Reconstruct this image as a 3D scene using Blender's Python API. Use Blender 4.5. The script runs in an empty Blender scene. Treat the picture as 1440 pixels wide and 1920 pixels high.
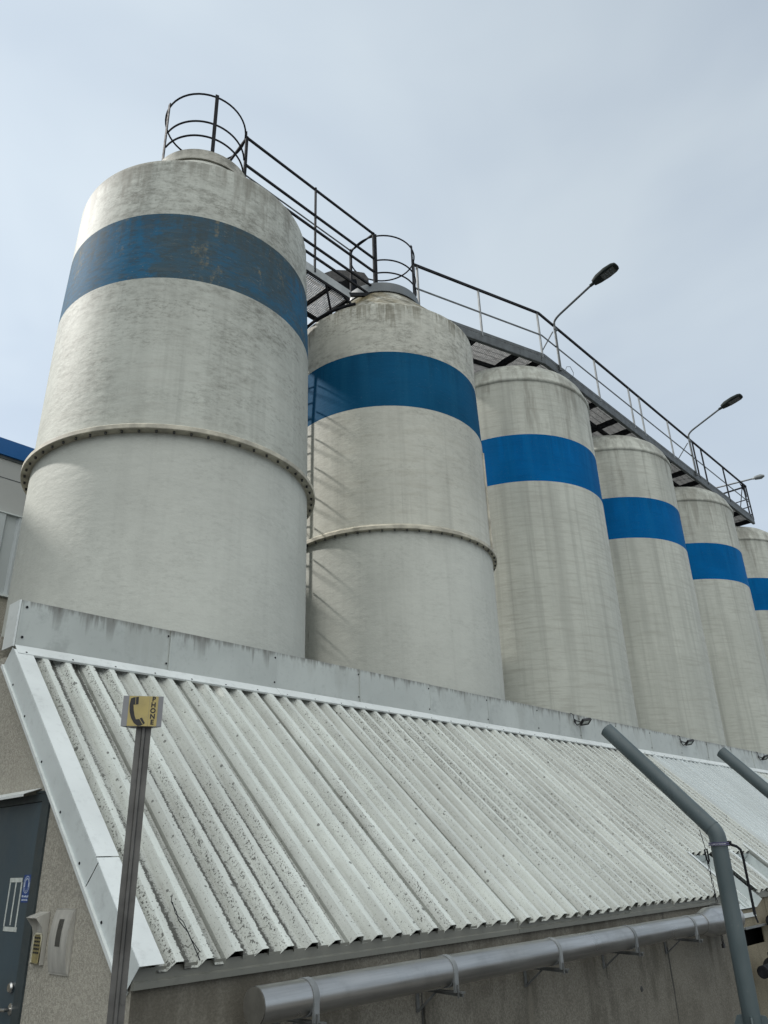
import bpy, bmesh, math, random
from mathutils import Vector, Matrix
random.seed(7)
C = bpy.context.scene.collection
scene = bpy.context.scene
PI = math.pi
rad = math.radians

# ------------------------------------------------------------------ camera
EYE = 1.69
R = [[0.6818050945, -0.7309959737, -0.0280481642],
     [0.2836286855, 0.2994960048, -0.9109648247],
     [0.6743119322, 0.6131451945, 0.4115293290]]          # camera right / down / forward in world
cam_d = bpy.data.cameras.new('camera')
cam = bpy.data.objects.new('camera', cam_d); C.objects.link(cam)
m = Matrix.Identity(4)
for i in range(3):
    m[i][0] = R[0][i]; m[i][1] = -R[1][i]; m[i][2] = -R[2][i]
m[2][3] = EYE
cam.matrix_world = m
cam_d.sensor_fit = 'VERTICAL'; cam_d.sensor_height = 24.0
cam_d.lens = 1448.925 / 1920 * 24.0
cam_d.clip_start = 0.05; cam_d.clip_end = 2000
scene.camera = cam

# ------------------------------------------------------------------ light
SUN_AZ, SUN_EL = rad(121), rad(41)          # azimuth from +X towards +Y
sdir = Vector((math.cos(SUN_AZ) * math.cos(SUN_EL), math.sin(SUN_AZ) * math.cos(SUN_EL), math.sin(SUN_EL)))
sun_d = bpy.data.lights.new('sun', 'SUN'); sun_d.energy = 4.1; sun_d.angle = rad(2.6); sun_d.color = (1.0, 0.96, 0.90)
sun = bpy.data.objects.new('sun', sun_d); C.objects.link(sun)
sun.rotation_euler = sdir.to_track_quat('Z', 'Y').to_euler()
sun.location = (0, 0, 60)

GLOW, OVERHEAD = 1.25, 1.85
world = bpy.data.worlds.new('World'); scene.world = world; world.use_nodes = True
wt = world.node_tree; wt.nodes.clear()
def wn(t, **k):
    n = wt.nodes.new(t)
    for a, b in k.items(): setattr(n, a, b)
    return n
sky = wn('ShaderNodeTexSky', sky_type='NISHITA', sun_disc=False)
sky.sun_elevation = SUN_EL; sky.sun_rotation = PI / 2 - SUN_AZ
sky.air_density = 1.0; sky.dust_density = 2.5; sky.ozone_density = 1.0
tc = wn('ShaderNodeTexCoord')
nz = wn('ShaderNodeTexNoise'); nz.inputs['Scale'].default_value = 1.9; nz.inputs['Detail'].default_value = 4; nz.inputs['Roughness'].default_value = 0.5; nz.inputs['Distortion'].default_value = 0.4
mp = wn('ShaderNodeMapping'); mp.inputs['Scale'].default_value = (1, 1, 2.0); mp.inputs['Location'].default_value = (3.1, 0.4, 1.2)
wt.links.new(tc.outputs['Generated'], mp.inputs['Vector']); wt.links.new(mp.outputs[0], nz.inputs['Vector'])
cl = wn('ShaderNodeMix', data_type='RGBA')          # thin high cloud: two greys
cl.inputs['A'].default_value = (5.15, 6.05, 7.15, 1); cl.inputs['B'].default_value = (6.5, 7.4, 8.2, 1)
rmp = wn('ShaderNodeMapRange'); rmp.inputs['From Min'].default_value = 0.34; rmp.inputs['From Max'].default_value = 0.64
wt.links.new(nz.outputs['Fac'], rmp.inputs['Value']); wt.links.new(rmp.outputs[0], cl.inputs['Factor'])
dt = wn('ShaderNodeVectorMath', operation='DOT_PRODUCT'); dt.inputs[1].default_value = tuple(sdir)
wt.links.new(tc.outputs['Generated'], dt.inputs[0])
gl = wn('ShaderNodeMapRange', interpolation_type='SMOOTHSTEP'); gl.inputs['From Min'].default_value = 0.25; gl.inputs['From Max'].default_value = 1.0
gl.inputs['To Min'].default_value = 0.97; gl.inputs['To Max'].default_value = GLOW
wt.links.new(dt.outputs['Value'], gl.inputs['Value'])
d2 = wn('ShaderNodeVectorMath', operation='DOT_PRODUCT'); d2.inputs[1].default_value = Vector((-0.42, -0.48, 0.77)).normalized()   # unseen bright sky patch added overhead, behind the viewer, to light walls and roof
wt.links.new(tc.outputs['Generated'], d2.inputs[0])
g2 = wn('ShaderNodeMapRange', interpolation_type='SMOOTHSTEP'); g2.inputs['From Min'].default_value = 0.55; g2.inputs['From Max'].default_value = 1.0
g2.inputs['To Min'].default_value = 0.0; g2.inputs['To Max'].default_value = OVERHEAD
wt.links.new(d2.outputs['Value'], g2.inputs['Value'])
sz = wn('ShaderNodeSeparateXYZ'); wt.links.new(tc.outputs['Generated'], sz.inputs[0])
zg = wn('ShaderNodeMapRange'); zg.inputs['From Min'].default_value = 0.35; zg.inputs['From Max'].default_value = 0.9; zg.inputs['To Min'].default_value = 1.10; zg.inputs['To Max'].default_value = 0.86
wt.links.new(sz.outputs[2], zg.inputs['Value'])
gz = wn('ShaderNodeMath', operation='MULTIPLY'); wt.links.new(gl.outputs[0], gz.inputs[0]); wt.links.new(zg.outputs[0], gz.inputs[1])
sc_ = wn('ShaderNodeVectorMath', operation='SCALE'); wt.links.new(cl.outputs['Result'], sc_.inputs[0]); wt.links.new(gz.outputs[0], sc_.inputs['Scale'])
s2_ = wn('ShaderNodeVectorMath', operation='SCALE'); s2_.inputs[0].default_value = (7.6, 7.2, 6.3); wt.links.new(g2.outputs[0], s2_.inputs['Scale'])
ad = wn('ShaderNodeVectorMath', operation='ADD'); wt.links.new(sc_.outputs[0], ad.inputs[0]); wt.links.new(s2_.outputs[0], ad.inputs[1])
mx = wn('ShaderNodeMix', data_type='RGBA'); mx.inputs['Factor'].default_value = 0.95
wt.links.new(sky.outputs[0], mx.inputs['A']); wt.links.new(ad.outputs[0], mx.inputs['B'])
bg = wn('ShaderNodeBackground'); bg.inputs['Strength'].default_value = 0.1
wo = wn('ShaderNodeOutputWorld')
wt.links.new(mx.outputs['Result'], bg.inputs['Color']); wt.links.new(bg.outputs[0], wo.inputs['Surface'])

scene.view_settings.view_transform = 'Standard'; scene.view_settings.look = 'None'
scene.view_settings.exposure = 0.0; scene.view_settings.gamma = 1.0

# ------------------------------------------------------------------ material helpers
class Mat:
    def __init__(s, name):
        s.m = bpy.data.materials.new(name); s.m.use_nodes = True; s.nt = s.m.node_tree
        s.b = s.nt.nodes['Principled BSDF']; s._co = None
    def n(s, t, **k):
        nd = s.nt.nodes.new(t)
        for a, b in k.items(): setattr(nd, a, b)
        return nd
    def put(s, sock, v):
        if isinstance(v, bpy.types.NodeSocket): s.nt.links.new(v, sock)
        elif isinstance(v, tuple) and len(v) == 3 and sock.type == 'RGBA': sock.default_value = (*v, 1)
        else: sock.default_value = v
    def co(s):
        if s._co is None:
            t = s.n('ShaderNodeTexCoord'); oi = s.n('ShaderNodeObjectInfo')
            sc = s.n('ShaderNodeMath', operation='MULTIPLY'); s.nt.links.new(oi.outputs['Random'], sc.inputs[0]); sc.inputs[1].default_value = 37.0
            cb = s.n('ShaderNodeCombineXYZ'); s.nt.links.new(sc.outputs[0], cb.inputs[0]); s.nt.links.new(sc.outputs[0], cb.inputs[1])
            ad = s.n('ShaderNodeVectorMath', operation='ADD'); s.nt.links.new(t.outputs['Object'], ad.inputs[0]); s.nt.links.new(cb.outputs[0], ad.inputs[1])
            s._co = ad.outputs[0]; s._raw = t.outputs['Object']
        return s._co
    def raw(s): s.co(); return s._raw
    def xyz(s):
        sp = s.n('ShaderNodeSeparateXYZ'); s.nt.links.new(s.raw(), sp.inputs[0]); return sp.outputs
    def noise(s, scale=1, detail=4, rough=0.5, stretch=(1, 1, 1), dist=0.0, raw=False, loc=(0, 0, 0)):
        mp = s.n('ShaderNodeMapping'); mp.inputs['Scale'].default_value = stretch; mp.inputs['Location'].default_value = loc
        s.nt.links.new(s.raw() if raw else s.co(), mp.inputs['Vector'])
        nz = s.n('ShaderNodeTexNoise'); nz.inputs['Scale'].default_value = scale; nz.inputs['Detail'].default_value = detail
        nz.inputs['Roughness'].default_value = rough; nz.inputs['Distortion'].default_value = dist
        s.nt.links.new(mp.outputs[0], nz.inputs['Vector']); return nz.outputs['Fac']
    def voro(s, scale, stretch=(1, 1, 1)):
        mp = s.n('ShaderNodeMapping'); mp.inputs['Scale'].default_value = stretch; s.nt.links.new(s.co(), mp.inputs['Vector'])
        v = s.n('ShaderNodeTexVoronoi'); v.inputs['Scale'].default_value = scale; s.nt.links.new(mp.outputs[0], v.inputs['Vector'])
        return v.outputs['Distance'], v.outputs['Color']
    def rng(s, v, a, b, lo=0.0, hi=1.0, smooth=True):
        r = s.n('ShaderNodeMapRange', interpolation_type='SMOOTHSTEP' if smooth else 'LINEAR')
        for k, x in (('Value', v), ('From Min', a), ('From Max', b), ('To Min', lo), ('To Max', hi)): s.put(r.inputs[k], x)
        return r.outputs[0]
    def math(s, op, a, b=0.0, c=None):
        r = s.n('ShaderNodeMath', operation=op); s.put(r.inputs[0], a); s.put(r.inputs[1], b)
        if c is not None: s.put(r.inputs[2], c)
        return r.outputs[0]
    def mul(s, *v):
        o = v[0]
        for x in v[1:]: o = s.math('MULTIPLY', o, x)
        return o
    def mix(s, f, a, b, mode='MIX'):
        r = s.n('ShaderNodeMix', data_type='RGBA', blend_type=mode); s.put(r.inputs['Factor'], f); s.put(r.inputs['A'], a); s.put(r.inputs['B'], b)
        return r.outputs['Result']
    def bump(s, h, strength=0.3, dist=0.01):
        b = s.n('ShaderNodeBump'); b.inputs['Strength'].default_value = strength; b.inputs['Distance'].default_value = dist
        s.put(b.inputs['Height'], h); s.nt.links.new(b.outputs[0], s.b.inputs['Normal'])
    def fin(s, col, rough=0.6, metal=0.0, spec=None):
        s.put(s.b.inputs['Base Color'], col); s.put(s.b.inputs['Roughness'], rough); s.put(s.b.inputs['Metallic'], metal)
        if spec is not None: s.b.inputs['Specular IOR Level'].default_value = spec
        return s.m

def plain(name, col, rough=0.5, metal=0.0, var=0.18, scale=9, bump=0.0, spec=None):
    a = Mat(name); f = a.noise(scale, 5, 0.6)
    c = a.mix(a.rng(f, 0.3, 0.7), tuple(x * (1 - var) for x in col), tuple(min(1, x * (1 + var)) for x in col))
    if bump: a.bump(a.noise(scale * 6, 3), bump, 0.004)
    return a.fin(c, a.rng(a.noise(scale * 2, 3), 0.3, 0.7, max(0.05, rough - 0.08), rough + 0.08), metal, spec)

def drips(a, z, ztop, length, xs, seed=0.0, thr=(0.46, 0.68)):
    """run marks that start at height ztop and end raggedly below it"""
    n1 = a.noise(1.0, 4, 0.65, (xs, xs, 0.35), loc=(seed, seed, 0))
    ln = a.rng(n1, thr[0], thr[1], 0.02, length)
    d = a.math('SUBTRACT', ztop, z)
    f = a.math('SUBTRACT', 1.0, a.math('DIVIDE', d, ln))
    return a.mul(a.rng(f, 0.0, 0.9), a.rng(n1, thr[0] - 0.06, thr[1]))

# ------------------------------------------------------------------ mesh helpers
class MB:
    def __init__(s): s.v = []; s.f = []
    def add(s, vs, fs):
        o = len(s.v); s.v += [Vector(p) for p in vs]; s.f += [tuple(i + o for i in f) for f in fs]; return s
    def box(s, x0, x1, y0, y1, z0, z1):
        return s.add([(x, y, z) for z in (z0, z1) for y in (y0, y1) for x in (x0, x1)],
                     [(0, 2, 3, 1), (4, 5, 7, 6), (0, 1, 5, 4), (2, 6, 7, 3), (0, 4, 6, 2), (1, 3, 7, 5)])
    def frame_box(s, o, ax, ay, az, a, b, c):
        o = Vector(o); vs = [o + ax * i + ay * j + az * k for k in c for j in b for i in a]
        return s.add(vs, [(0, 2, 3, 1), (4, 5, 7, 6), (0, 1, 5, 4), (2, 6, 7, 3), (0, 4, 6, 2), (1, 3, 7, 5)])
    def bar(s, p, q, w, h, up=(0, 0, 1)):
        p = Vector(p); q = Vector(q); d = (q - p).normalized(); u = Vector(up)
        if abs(d.dot(u)) > 0.98: u = Vector((0, 1, 0))
        r = d.cross(u).normalized(); u = r.cross(d)
        vs = [e + r * (i * w / 2) + u * (j * h / 2) for e in (p, q) for i, j in ((-1, -1), (1, -1), (1, 1), (-1, 1))]
        return s.add(vs, [(3, 2, 1, 0), (4, 5, 6, 7)] + [(k, (k + 1) % 4, (k + 1) % 4 + 4, k + 4) for k in range(4)])
    def tube(s, pts, r, n=10, cap=True, closed=False):
        pts = [Vector(p) for p in pts]; N = len(pts); rs = r if isinstance(r, (list, tuple)) else [r] * N
        prev = None; rings = []
        for i, p in enumerate(pts):
            if closed: d = (pts[(i + 1) % N] - pts[i - 1]).normalized()
            else: d = (pts[min(i + 1, N - 1)] - pts[max(i - 1, 0)]).normalized()
            if prev is None:
                u = Vector((0, 0, 1)) if abs(d.z) < 0.9 else Vector((1, 0, 0)); u = (u - d * u.dot(d)).normalized()
            else: u = (prev - d * prev.dot(d)).normalized()
            prev = u; w = d.cross(u)
            rings.append([p + (u * math.cos(2 * PI * k / n) + w * math.sin(2 * PI * k / n)) * rs[i] for k in range(n)])
        vs = [q for g in rings for q in g]; fs = []
        for i in range(N if closed else N - 1):
            j = (i + 1) % N
            for k in range(n): fs.append((i * n + k, i * n + (k + 1) % n, j * n + (k + 1) % n, j * n + k))
        if cap and not closed: fs += [tuple(range(n - 1, -1, -1)), tuple((N - 1) * n + k for k in range(n))]
        return s.add(vs, fs)
    def lathe(s, prof, cx, cy, n=96, cap0=False, cap1=False):
        vs = []; fs = []
        for r, z in prof:
            for k in range(n):
                a = 2 * PI * k / n; vs.append((cx + r * math.cos(a), cy + r * math.sin(a), z))
        for i in range(len(prof) - 1):
            for k in range(n): fs.append((i * n + k, i * n + (k + 1) % n, (i + 1) * n + (k + 1) % n, (i + 1) * n + k))
        if cap0: fs.append(tuple(range(n - 1, -1, -1)))
        if cap1: fs.append(tuple((len(prof) - 1) * n + k for k in range(n)))
        return s.add(vs, fs)
    def prism(s, poly, o, u, v, w, d):
        """polygon (in u,v) extruded along w by d"""
        o = Vector(o); u = Vector(u); v = Vector(v); w = Vector(w); n = len(poly)
        a = [o + u * x + v * y for x, y in poly]; b = [p + w * d for p in a]
        return s.add(a + b, [tuple(range(n - 1, -1, -1)), tuple(range(n, 2 * n))] + [(k, (k + 1) % n, n + (k + 1) % n, n + k) for k in range(n)])
    def dome(s, p, r, axis=(0, 0, 1), n=8, flat=0.5):
        p = Vector(p); d = Vector(axis).normalized(); u = d.orthogonal().normalized(); w = d.cross(u)
        prof = [(r, 0), (r * 0.8, r * flat * 0.7), (r * 0.35, r * flat)]
        vs = [p + (u * math.cos(2 * PI * k / n) + w * math.sin(2 * PI * k / n)) * q + d * h for q, h in prof for k in range(n)]
        fs = [(i * n + k, i * n + (k + 1) % n, (i + 1) * n + (k + 1) % n, (i + 1) * n + k) for i in range(2) for k in range(n)]
        return s.add(vs, fs + [tuple(2 * n + k for k in range(n))])
    def build(s, name, mat, parent=None, sharp=32, origin=None, bevel=0.0):
        o = Vector(parent['_o']) if parent is not None else Vector(origin or (0, 0, 0))
        me = bpy.data.meshes.new(name); me.from_pydata([tuple(p - o) for p in s.v], [], s.f)
        bm = bmesh.new(); bm.from_mesh(me); bmesh.ops.recalc_face_normals(bm, faces=bm.faces)
        if bevel: bmesh.ops.bevel(bm, geom=list(bm.edges), offset=bevel, segments=2, affect='EDGES', clamp_overlap=True)
        bm.to_mesh(me); bm.free()
        me.materials.append(mat); me.shade_smooth(); me.set_sharp_from_angle(angle=rad(sharp))
        ob = bpy.data.objects.new(name, me); C.objects.link(ob)
        if parent is not None:
            ob.parent = parent; ob['_o'] = tuple(o)
        else:
            ob.location = o; ob['_o'] = tuple(o)
        return ob
roots = []
def thing(name, label, cat, loc, group=None):
    o = bpy.data.objects.new(name, None); C.objects.link(o); o.empty_display_size = 0.2
    o.location = loc; o['_o'] = tuple(loc); o['label'] = label; o['category'] = cat
    if group: o['group'] = group
    return o
def tag(o, label, cat, group=None):
    o['label'] = label; o['category'] = cat
    if group: o['group'] = group
    return o
def kids(o): return [c for c in bpy.data.objects if c.parent == o]
def dup(o, delta, label=None, parent=None):
    c = o.copy(); C.objects.link(c)
    if parent is None: c.location = Vector(o.location) + Vector(delta)
    else: c.parent = parent
    if label: c['label'] = label
    for ch in kids(o): dup(ch, (0, 0, 0), None, c)
    return c
def text_mesh(name, txt, size, mat, parent, pos, right, up, spacing=1.0, thick=0.0006, bold=0.0):
    cu = bpy.data.curves.new(name, 'FONT'); cu.body = txt; cu.size = size; cu.align_x = 'CENTER'; cu.align_y = 'CENTER'
    cu.extrude = thick; cu.space_line = spacing; cu.offset = bold
    tmp = bpy.data.objects.new(name + '_tmp', cu); C.objects.link(tmp)
    dg = bpy.context.evaluated_depsgraph_get(); me = bpy.data.meshes.new_from_object(tmp.evaluated_get(dg))
    bpy.data.objects.remove(tmp); bpy.data.curves.remove(cu)
    right = Vector(right).normalized(); up = Vector(up).normalized(); nn = right.cross(up); o = Vector(parent['_o'])
    for v in me.vertices: v.co = Vector(pos) + right * v.co.x + up * v.co.y + nn * v.co.z - o
    me.name = name; me.materials.clear(); me.materials.append(mat)
    ob = bpy.data.objects.new(name, me); C.objects.link(ob); ob.parent = parent; ob['_o'] = tuple(o); return ob

# ------------------------------------------------------------------ materials
def grp_material(name, base, dark, patch, streak, drip_top, drip_len, patch_lo, patch_hi, rough=0.62, drip_amt=0.6, drip_col=(0.17, 0.165, 0.14), bumpy=0.25, hoopz=11, cracks=False, moss=False, vst=0.34, crisp=0.5):
    """weathered wound glass-fibre shell: fine hoop streaks, grime patches, run marks from the top"""
    a = Mat(name); x, y, z = a.xyz()
    c = a.mix(a.rng(a.noise(0.7, 4, 0.55), 0.32, 0.68), tuple(v * 0.91 for v in base), tuple(v * 1.05 for v in base))
    c = a.mix(a.mul(a.rng(a.noise(7, 6, 0.7, (1, 1, 1.6)), 0.48, 0.68), 0.22), c, tuple(v * 0.78 for v in base))
    hoop = a.noise(2.0, 8, 0.66, (1, 1, hoopz))
    c = a.mix(a.mul(a.rng(hoop, 0.46, 0.68), streak), c, dark)
    thin = a.noise(3.0, 6, 0.7, (1, 1, hoopz * 3)); c = a.mix(a.mul(a.rng(thin, 0.52, 0.72), streak * 0.8), c, dark)
    vert = a.noise(1.6, 5, 0.6, (2.2, 2.2, 0.10))
    c = a.mix(a.mul(a.rng(vert, 0.46, 0.68), vst), c, tuple(v * 0.66 for v in base))
    vert2 = a.noise(3.2, 4, 0.6, (2.6, 2.6, 0.06), loc=(8, 2, 0)); c = a.mix(a.mul(a.rng(vert2, 0.52, 0.66), vst * 0.7), c, tuple(v * 0.60 for v in base))
    big = a.noise(0.75, 3, 0.5, (1, 1, 1.5), loc=(9, 3, 1)); fine = a.noise(5.5, 10, 0.76, (1, 1, 2.1), dist=0.12)
    hgt = a.rng(z, patch_lo, patch_hi, 0.25, 1.0)
    msk = a.mul(a.rng(a.math('ADD', big, a.mul(hgt, 0.12)), 0.42, 0.66), a.rng(fine, 0.42, 0.66), hgt)
    c = a.mix(a.mul(msk, patch), c, (0.12, 0.12, 0.10))
    spots = a.noise(17, 7, 0.75, (1, 1, 1.5)); c = a.mix(a.mul(a.rng(spots, 0.52, 0.70), a.rng(big, 0.38, 0.6), hgt, patch), c, (0.14, 0.14, 0.115))
    sm1 = a.noise(13, 10, 0.8, (1, 1, 2.4), loc=(2, 9, 4)); sm2 = a.noise(1.3, 4, 0.6, (1, 1, 2.2), loc=(5, 1, 3))
    c = a.mix(a.mul(a.rng(sm1, 0.50, 0.58), a.rng(sm2, 0.42, 0.60), hgt, crisp), c, (0.135, 0.135, 0.115))
    d = drips(a, z, drip_top, drip_len, 2.6)
    c = a.mix(a.mul(d, drip_amt), c, drip_col)
    d2 = drips(a, z, drip_top, drip_len * 0.4, 7.0, 4.0, (0.4, 0.62))
    c = a.mix(a.mul(d2, drip_amt * 0.7), c, drip_col)
    if moss:
        mm = a.mul(a.rng(a.noise(3, 7, 0.7), 0.44, 0.6), a.rng(z, 9.42, 9.8), a.rng(a.noise(1.3, 2, 0.5, loc=(4, 4, 4)), 0.40, 0.55))
        c = a.mix(a.mul(mm, 0.9), c, (0.10, 0.078, 0.028)); c = a.mix(a.mul(a.rng(a.noise(9, 6, 0.7), 0.55, 0.7), a.rng(z, 9.5, 9.9), 0.6), c, (0.06, 0.055, 0.04))
    if cracks:
        dd, cc = a.voro(2.2, (1, 1, 0.28))
        cr = a.noise(4, 5, 0.7, (4, 4, 0.5), loc=(1, 5, 2)); sel = a.rng(a.noise(0.8, 2, 0.5, loc=(7, 7, 7)), 0.50, 0.60)
        c = a.mix(a.mul(a.rng(cr, 0.70, 0.74), sel, 0.8), c, (0.12, 0.11, 0.09))
    a.bump(a.math('ADD', a.noise(9, 6, 0.65, (1, 1, 1.8)), a.mul(hoop, 0.5 * streak)), bumpy, 0.02)
    return a.fin(c, rough, 0.0, 0.22)
CREAM = (0.435, 0.452, 0.41)
m_up1 = grp_material('weathered_fibre_shell', CREAM, (0.33, 0.325, 0.29), 0.62, 0.34, 9.50, 1.3, 4.5, 8.0, drip_amt=0.9, hoopz=11, crisp=0.55)
m_lo1 = grp_material('painted_fibre_shell', (0.485, 0.50, 0.458), (0.40, 0.41, 0.38), 0.05, 0.16, 5.70, 0.5, 2.0, 5.0, drip_amt=0.2, bumpy=0.26, hoopz=12, cracks=True, crisp=0.14, vst=0.16)
m_up2 = grp_material('cream_fibre_shell', (0.495, 0.50, 0.445), (0.34, 0.325, 0.27), 0.20, 0.34, 9.50, 1.5, 5.0, 8.6, drip_amt=0.7, drip_col=(0.16, 0.145, 0.105), hoopz=8, crisp=0.35)
m_top2 = grp_material('mossy_fibre_shell', (0.495, 0.50, 0.445), (0.34, 0.325, 0.27), 0.55, 0.24, 9.52, 1.4, 5.0, 8.6, drip_amt=1.0, drip_col=(0.10, 0.088, 0.055), hoopz=8, moss=True)
m_sm = grp_material('ribbed_fibre_shell', (0.475, 0.49, 0.44), (0.315, 0.31, 0.27), 0.16, 0.5, 10.3, 3.6, 6.0, 9.0, drip_amt=0.62, drip_col=(0.17, 0.165, 0.14), bumpy=0.2, hoopz=12, vst=0.55, crisp=0.12)

def blue_material(name, col, fade, wear):
    a = Mat(name); x, y, z = a.xyz()
    c = a.mix(a.rng(a.noise(1.2, 4), 0.3, 0.7), tuple(v * 0.88 for v in col), tuple(v * 1.1 for v in col))
    if wear:
        blk = a.noise(0.9, 2, 0.4, (1, 1, 2.2), loc=(2.4, 1.7, 0)); fine = a.noise(6, 9, 0.75, (1, 1, 4.5), dist=0.6)
        w = a.math('ADD', a.mul(blk, 0.7), a.mul(a.math('SUBTRACT', fine, 0.5), 0.5))
        seam = a.math('ADD', x, a.mul(a.math('SUBTRACT', a.noise(5, 5, 0.7, (1, 1, 2)), 0.5), 0.5))
        w = a.math('ADD', w, a.rng(seam, -1.20, -1.06, -0.03, 0.22)); w = a.math('SUBTRACT', w, a.rng(a.math('SUBTRACT', x, a.mul(z, 0.5)), -3.85, -3.35, 0.0, 0.20))
        c = a.mix(0.08, c, fade); c = a.mix(a.mul(a.rng(w, 0.36, 0.58), 0.85), c, fade)
        c = a.mix(a.mul(drips(a, z, 8.54, 0.9, 6.0, 3.0, (0.40, 0.62)), 0.45), c, (0.060, 0.066, 0.062))
        chip = a.noise(30, 4, 0.7, (1, 1, 1.4)); c = a.mix(a.mul(a.rng(chip, 0.66, 0.70), a.rng(blk, 0.42, 0.6), 0.7), c, (0.27, 0.27, 0.24))
        c = a.mix(a.mul(a.rng(a.noise(9, 9, 0.78, (1, 1, 2.2)), 0.46, 0.60), 0.5), c, (0.055, 0.062, 0.058)); c = a.mix(a.mul(a.rng(a.noise(3.0, 8, 0.7, (1, 1, 5)), 0.5, 0.66), 0.3), c, (0.10, 0.11, 0.10))
        c = a.mix(a.mul(a.rng(a.noise(1.5, 6, 0.7, (2, 2, 0.8), loc=(5, 5, 0)), 0.58, 0.66), a.rng(fine, 0.42, 0.6), 0.6), c, (0.24, 0.20, 0.12))
        c = a.mix(a.mul(a.rng(a.noise(14, 6, 0.7, (1, 1, 3)), 0.6, 0.72), 0.35), c, (0.28, 0.28, 0.25))
    else:
        c = a.mix(a.mul(a.rng(a.noise(2.0, 7, 0.6, (1, 1, 9)), 0.5, 0.7), 0.25), c, tuple(v * 0.6 for v in col))
        c = a.mix(a.mul(a.rng(a.noise(2.5, 4, 0.6, (2, 2, 0.1)), 0.46, 0.68), 0.45), c, fade)
        c = a.mix(a.mul(drips(a, z, 8.57, 0.75, 5.0, 1.0, (0.42, 0.62)), 0.32), c, tuple(v * 0.55 for v in col)); c = a.mix(a.mul(a.rng(a.noise(24, 6, 0.75, (1, 1, 2)), 0.56, 0.70), 0.20), c, (0.10, 0.17, 0.26))
    a.bump(a.noise(9, 5, 0.6, (1, 1, 2.6)), 0.2, 0.015)
    return a.fin(c, 0.68, 0, 0.04)
m_bl1 = blue_material('faded_blue_paint', (0.026, 0.112, 0.205), (0.054, 0.086, 0.104), True)
m_bl2 = blue_material('dull_blue_paint', (0.004, 0.069, 0.152), (0.009, 0.085, 0.17), False)
m_bl3 = blue_material('bright_blue_paint', (0.0, 0.100, 0.290), (0.003, 0.120, 0.31), False)

m_flange = plain('flange_fibre', (0.40, 0.38, 0.31), 0.6, var=0.3, scale=6)
m_bolt = plain('dark_bolt', (0.03, 0.03, 0.028), 0.6)
m_steel = plain('dark_steel', (0.022, 0.023, 0.026), 0.6, 0.0, var=0.35, scale=14, spec=0.04)
m_steel2 = plain('weathered_grey_steel', (0.075, 0.085, 0.09), 0.6, 0.1, var=0.3, scale=8)
m_galv = plain('galvanised_steel', (0.20, 0.212, 0.215), 0.6, 0.25, var=0.22, scale=7)
m_collar = plain('grey_collar_paint', (0.105, 0.122, 0.132), 0.5, 0.0, var=0.2, scale=4)
m_recess_shade = plain('recess_shade_black', (0.004, 0.004, 0.004), 0.9)
m_black = plain('black_plastic', (0.012, 0.012, 0.013), 0.55)
m_brk = plain('dull_bracket_steel', (0.115, 0.12, 0.118), 0.6, 0.2, var=0.3)
m_toe = plain('pale_galvanised_sheet', (0.33, 0.35, 0.35), 0.55, 0.2, var=0.15, scale=6)
m_grate = plain('grating_steel', (0.15, 0.16, 0.165), 0.6, 0.1, var=0.25)
m_rust = plain('rusty_steel', (0.13, 0.085, 0.055), 0.75, 0.1, var=0.45, scale=12)
m_moss = None

def concrete(name, col, dark, sx=1.0, stain_top=None, stain=0.0, scale=1.0, bump=0.9, runs=()):
    a = Mat(name); x, y, z = a.xyz()
    grain = a.noise(75 * scale, 3, 0.75); mid = a.noise(3.5, 6, 0.6); big = a.noise(0.9, 3, 0.5)
    c = a.mix(a.rng(grain, 0.34, 0.68), tuple(v * 0.74 for v in col), tuple(min(1, v * 1.25) for v in col))
    c = a.mix(a.mul(a.rng(mid, 0.45, 0.7), 0.40), c, dark)
    c = a.mix(a.mul(a.rng(big, 0.45, 0.7), 0.35), c, tuple(v * 1.2 for v in col))
    if stain_top is not None:
        c = a.mix(a.mul(drips(a, z, stain_top, 1.1, 2.4), stain), c, dark)
        c = a.mix(a.mul(a.rng(a.noise(2.0, 6, 0.65, (2.0, 2.0, 0.5), loc=(3, 1, 7)), 0.5, 0.68), stain * 0.7), c, tuple(v * 0.75 for v in dark))
    for rx, w, top, bot, amt, slant in runs:
        wx = a.math('ADD', x, a.mul(a.math('SUBTRACT', a.noise(6, 4, 0.6, (0.2, 0.2, 1)), 0.5), 0.03)); wx = a.math('ADD', wx, a.mul(a.math('SUBTRACT', z, top), slant))
        ad_ = a.math('ABSOLUTE', a.math('SUBTRACT', wx, rx - 2.1))
        f = a.mul(a.rng(ad_, w, w * 0.25), a.rng(z, top, top - 0.02), a.rng(z, bot, top), a.rng(a.noise(14, 5, 0.7, (1, 1, 0.4)), 0.3, 0.55, 0.45, 1.0))
        c = a.mix(a.mul(f, abs(amt)), c, (0.012, 0.012, 0.010) if amt > 0 else (0.20, 0.185, 0.15))
    a.bump(grain, bump, 0.006)
    return a.fin(c, 0.92, 0, 0.2)
m_gable = concrete('pebbledash_render', (0.35, 0.332, 0.283), (0.26, 0.243, 0.202))
m_wall = concrete('stained_concrete_panel', (0.172, 0.162, 0.136), (0.086, 0.078, 0.062), stain_top=1.3, stain=0.75, scale=1.1, bump=0.55, runs=((4.01, 0.030, 0.93, 0.55, 0.95, 0.0), (5.10, 0.016, 0.93, 0.80, 0.9, 0.0), (5.12, 0.05, 0.90, 0.1, -0.5, 0.0), (6.20, 0.016, 0.93, 0.78, 0.9, 0.0), (7.29, 0.022, 0.95, 0.25, 0.9, 0.05), (8.30, 0.06, 1.1, 0.2, -0.35, 0.0), (2.9, 0.05, 1.0, 0.3, 0.4, 0.0)))
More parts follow.
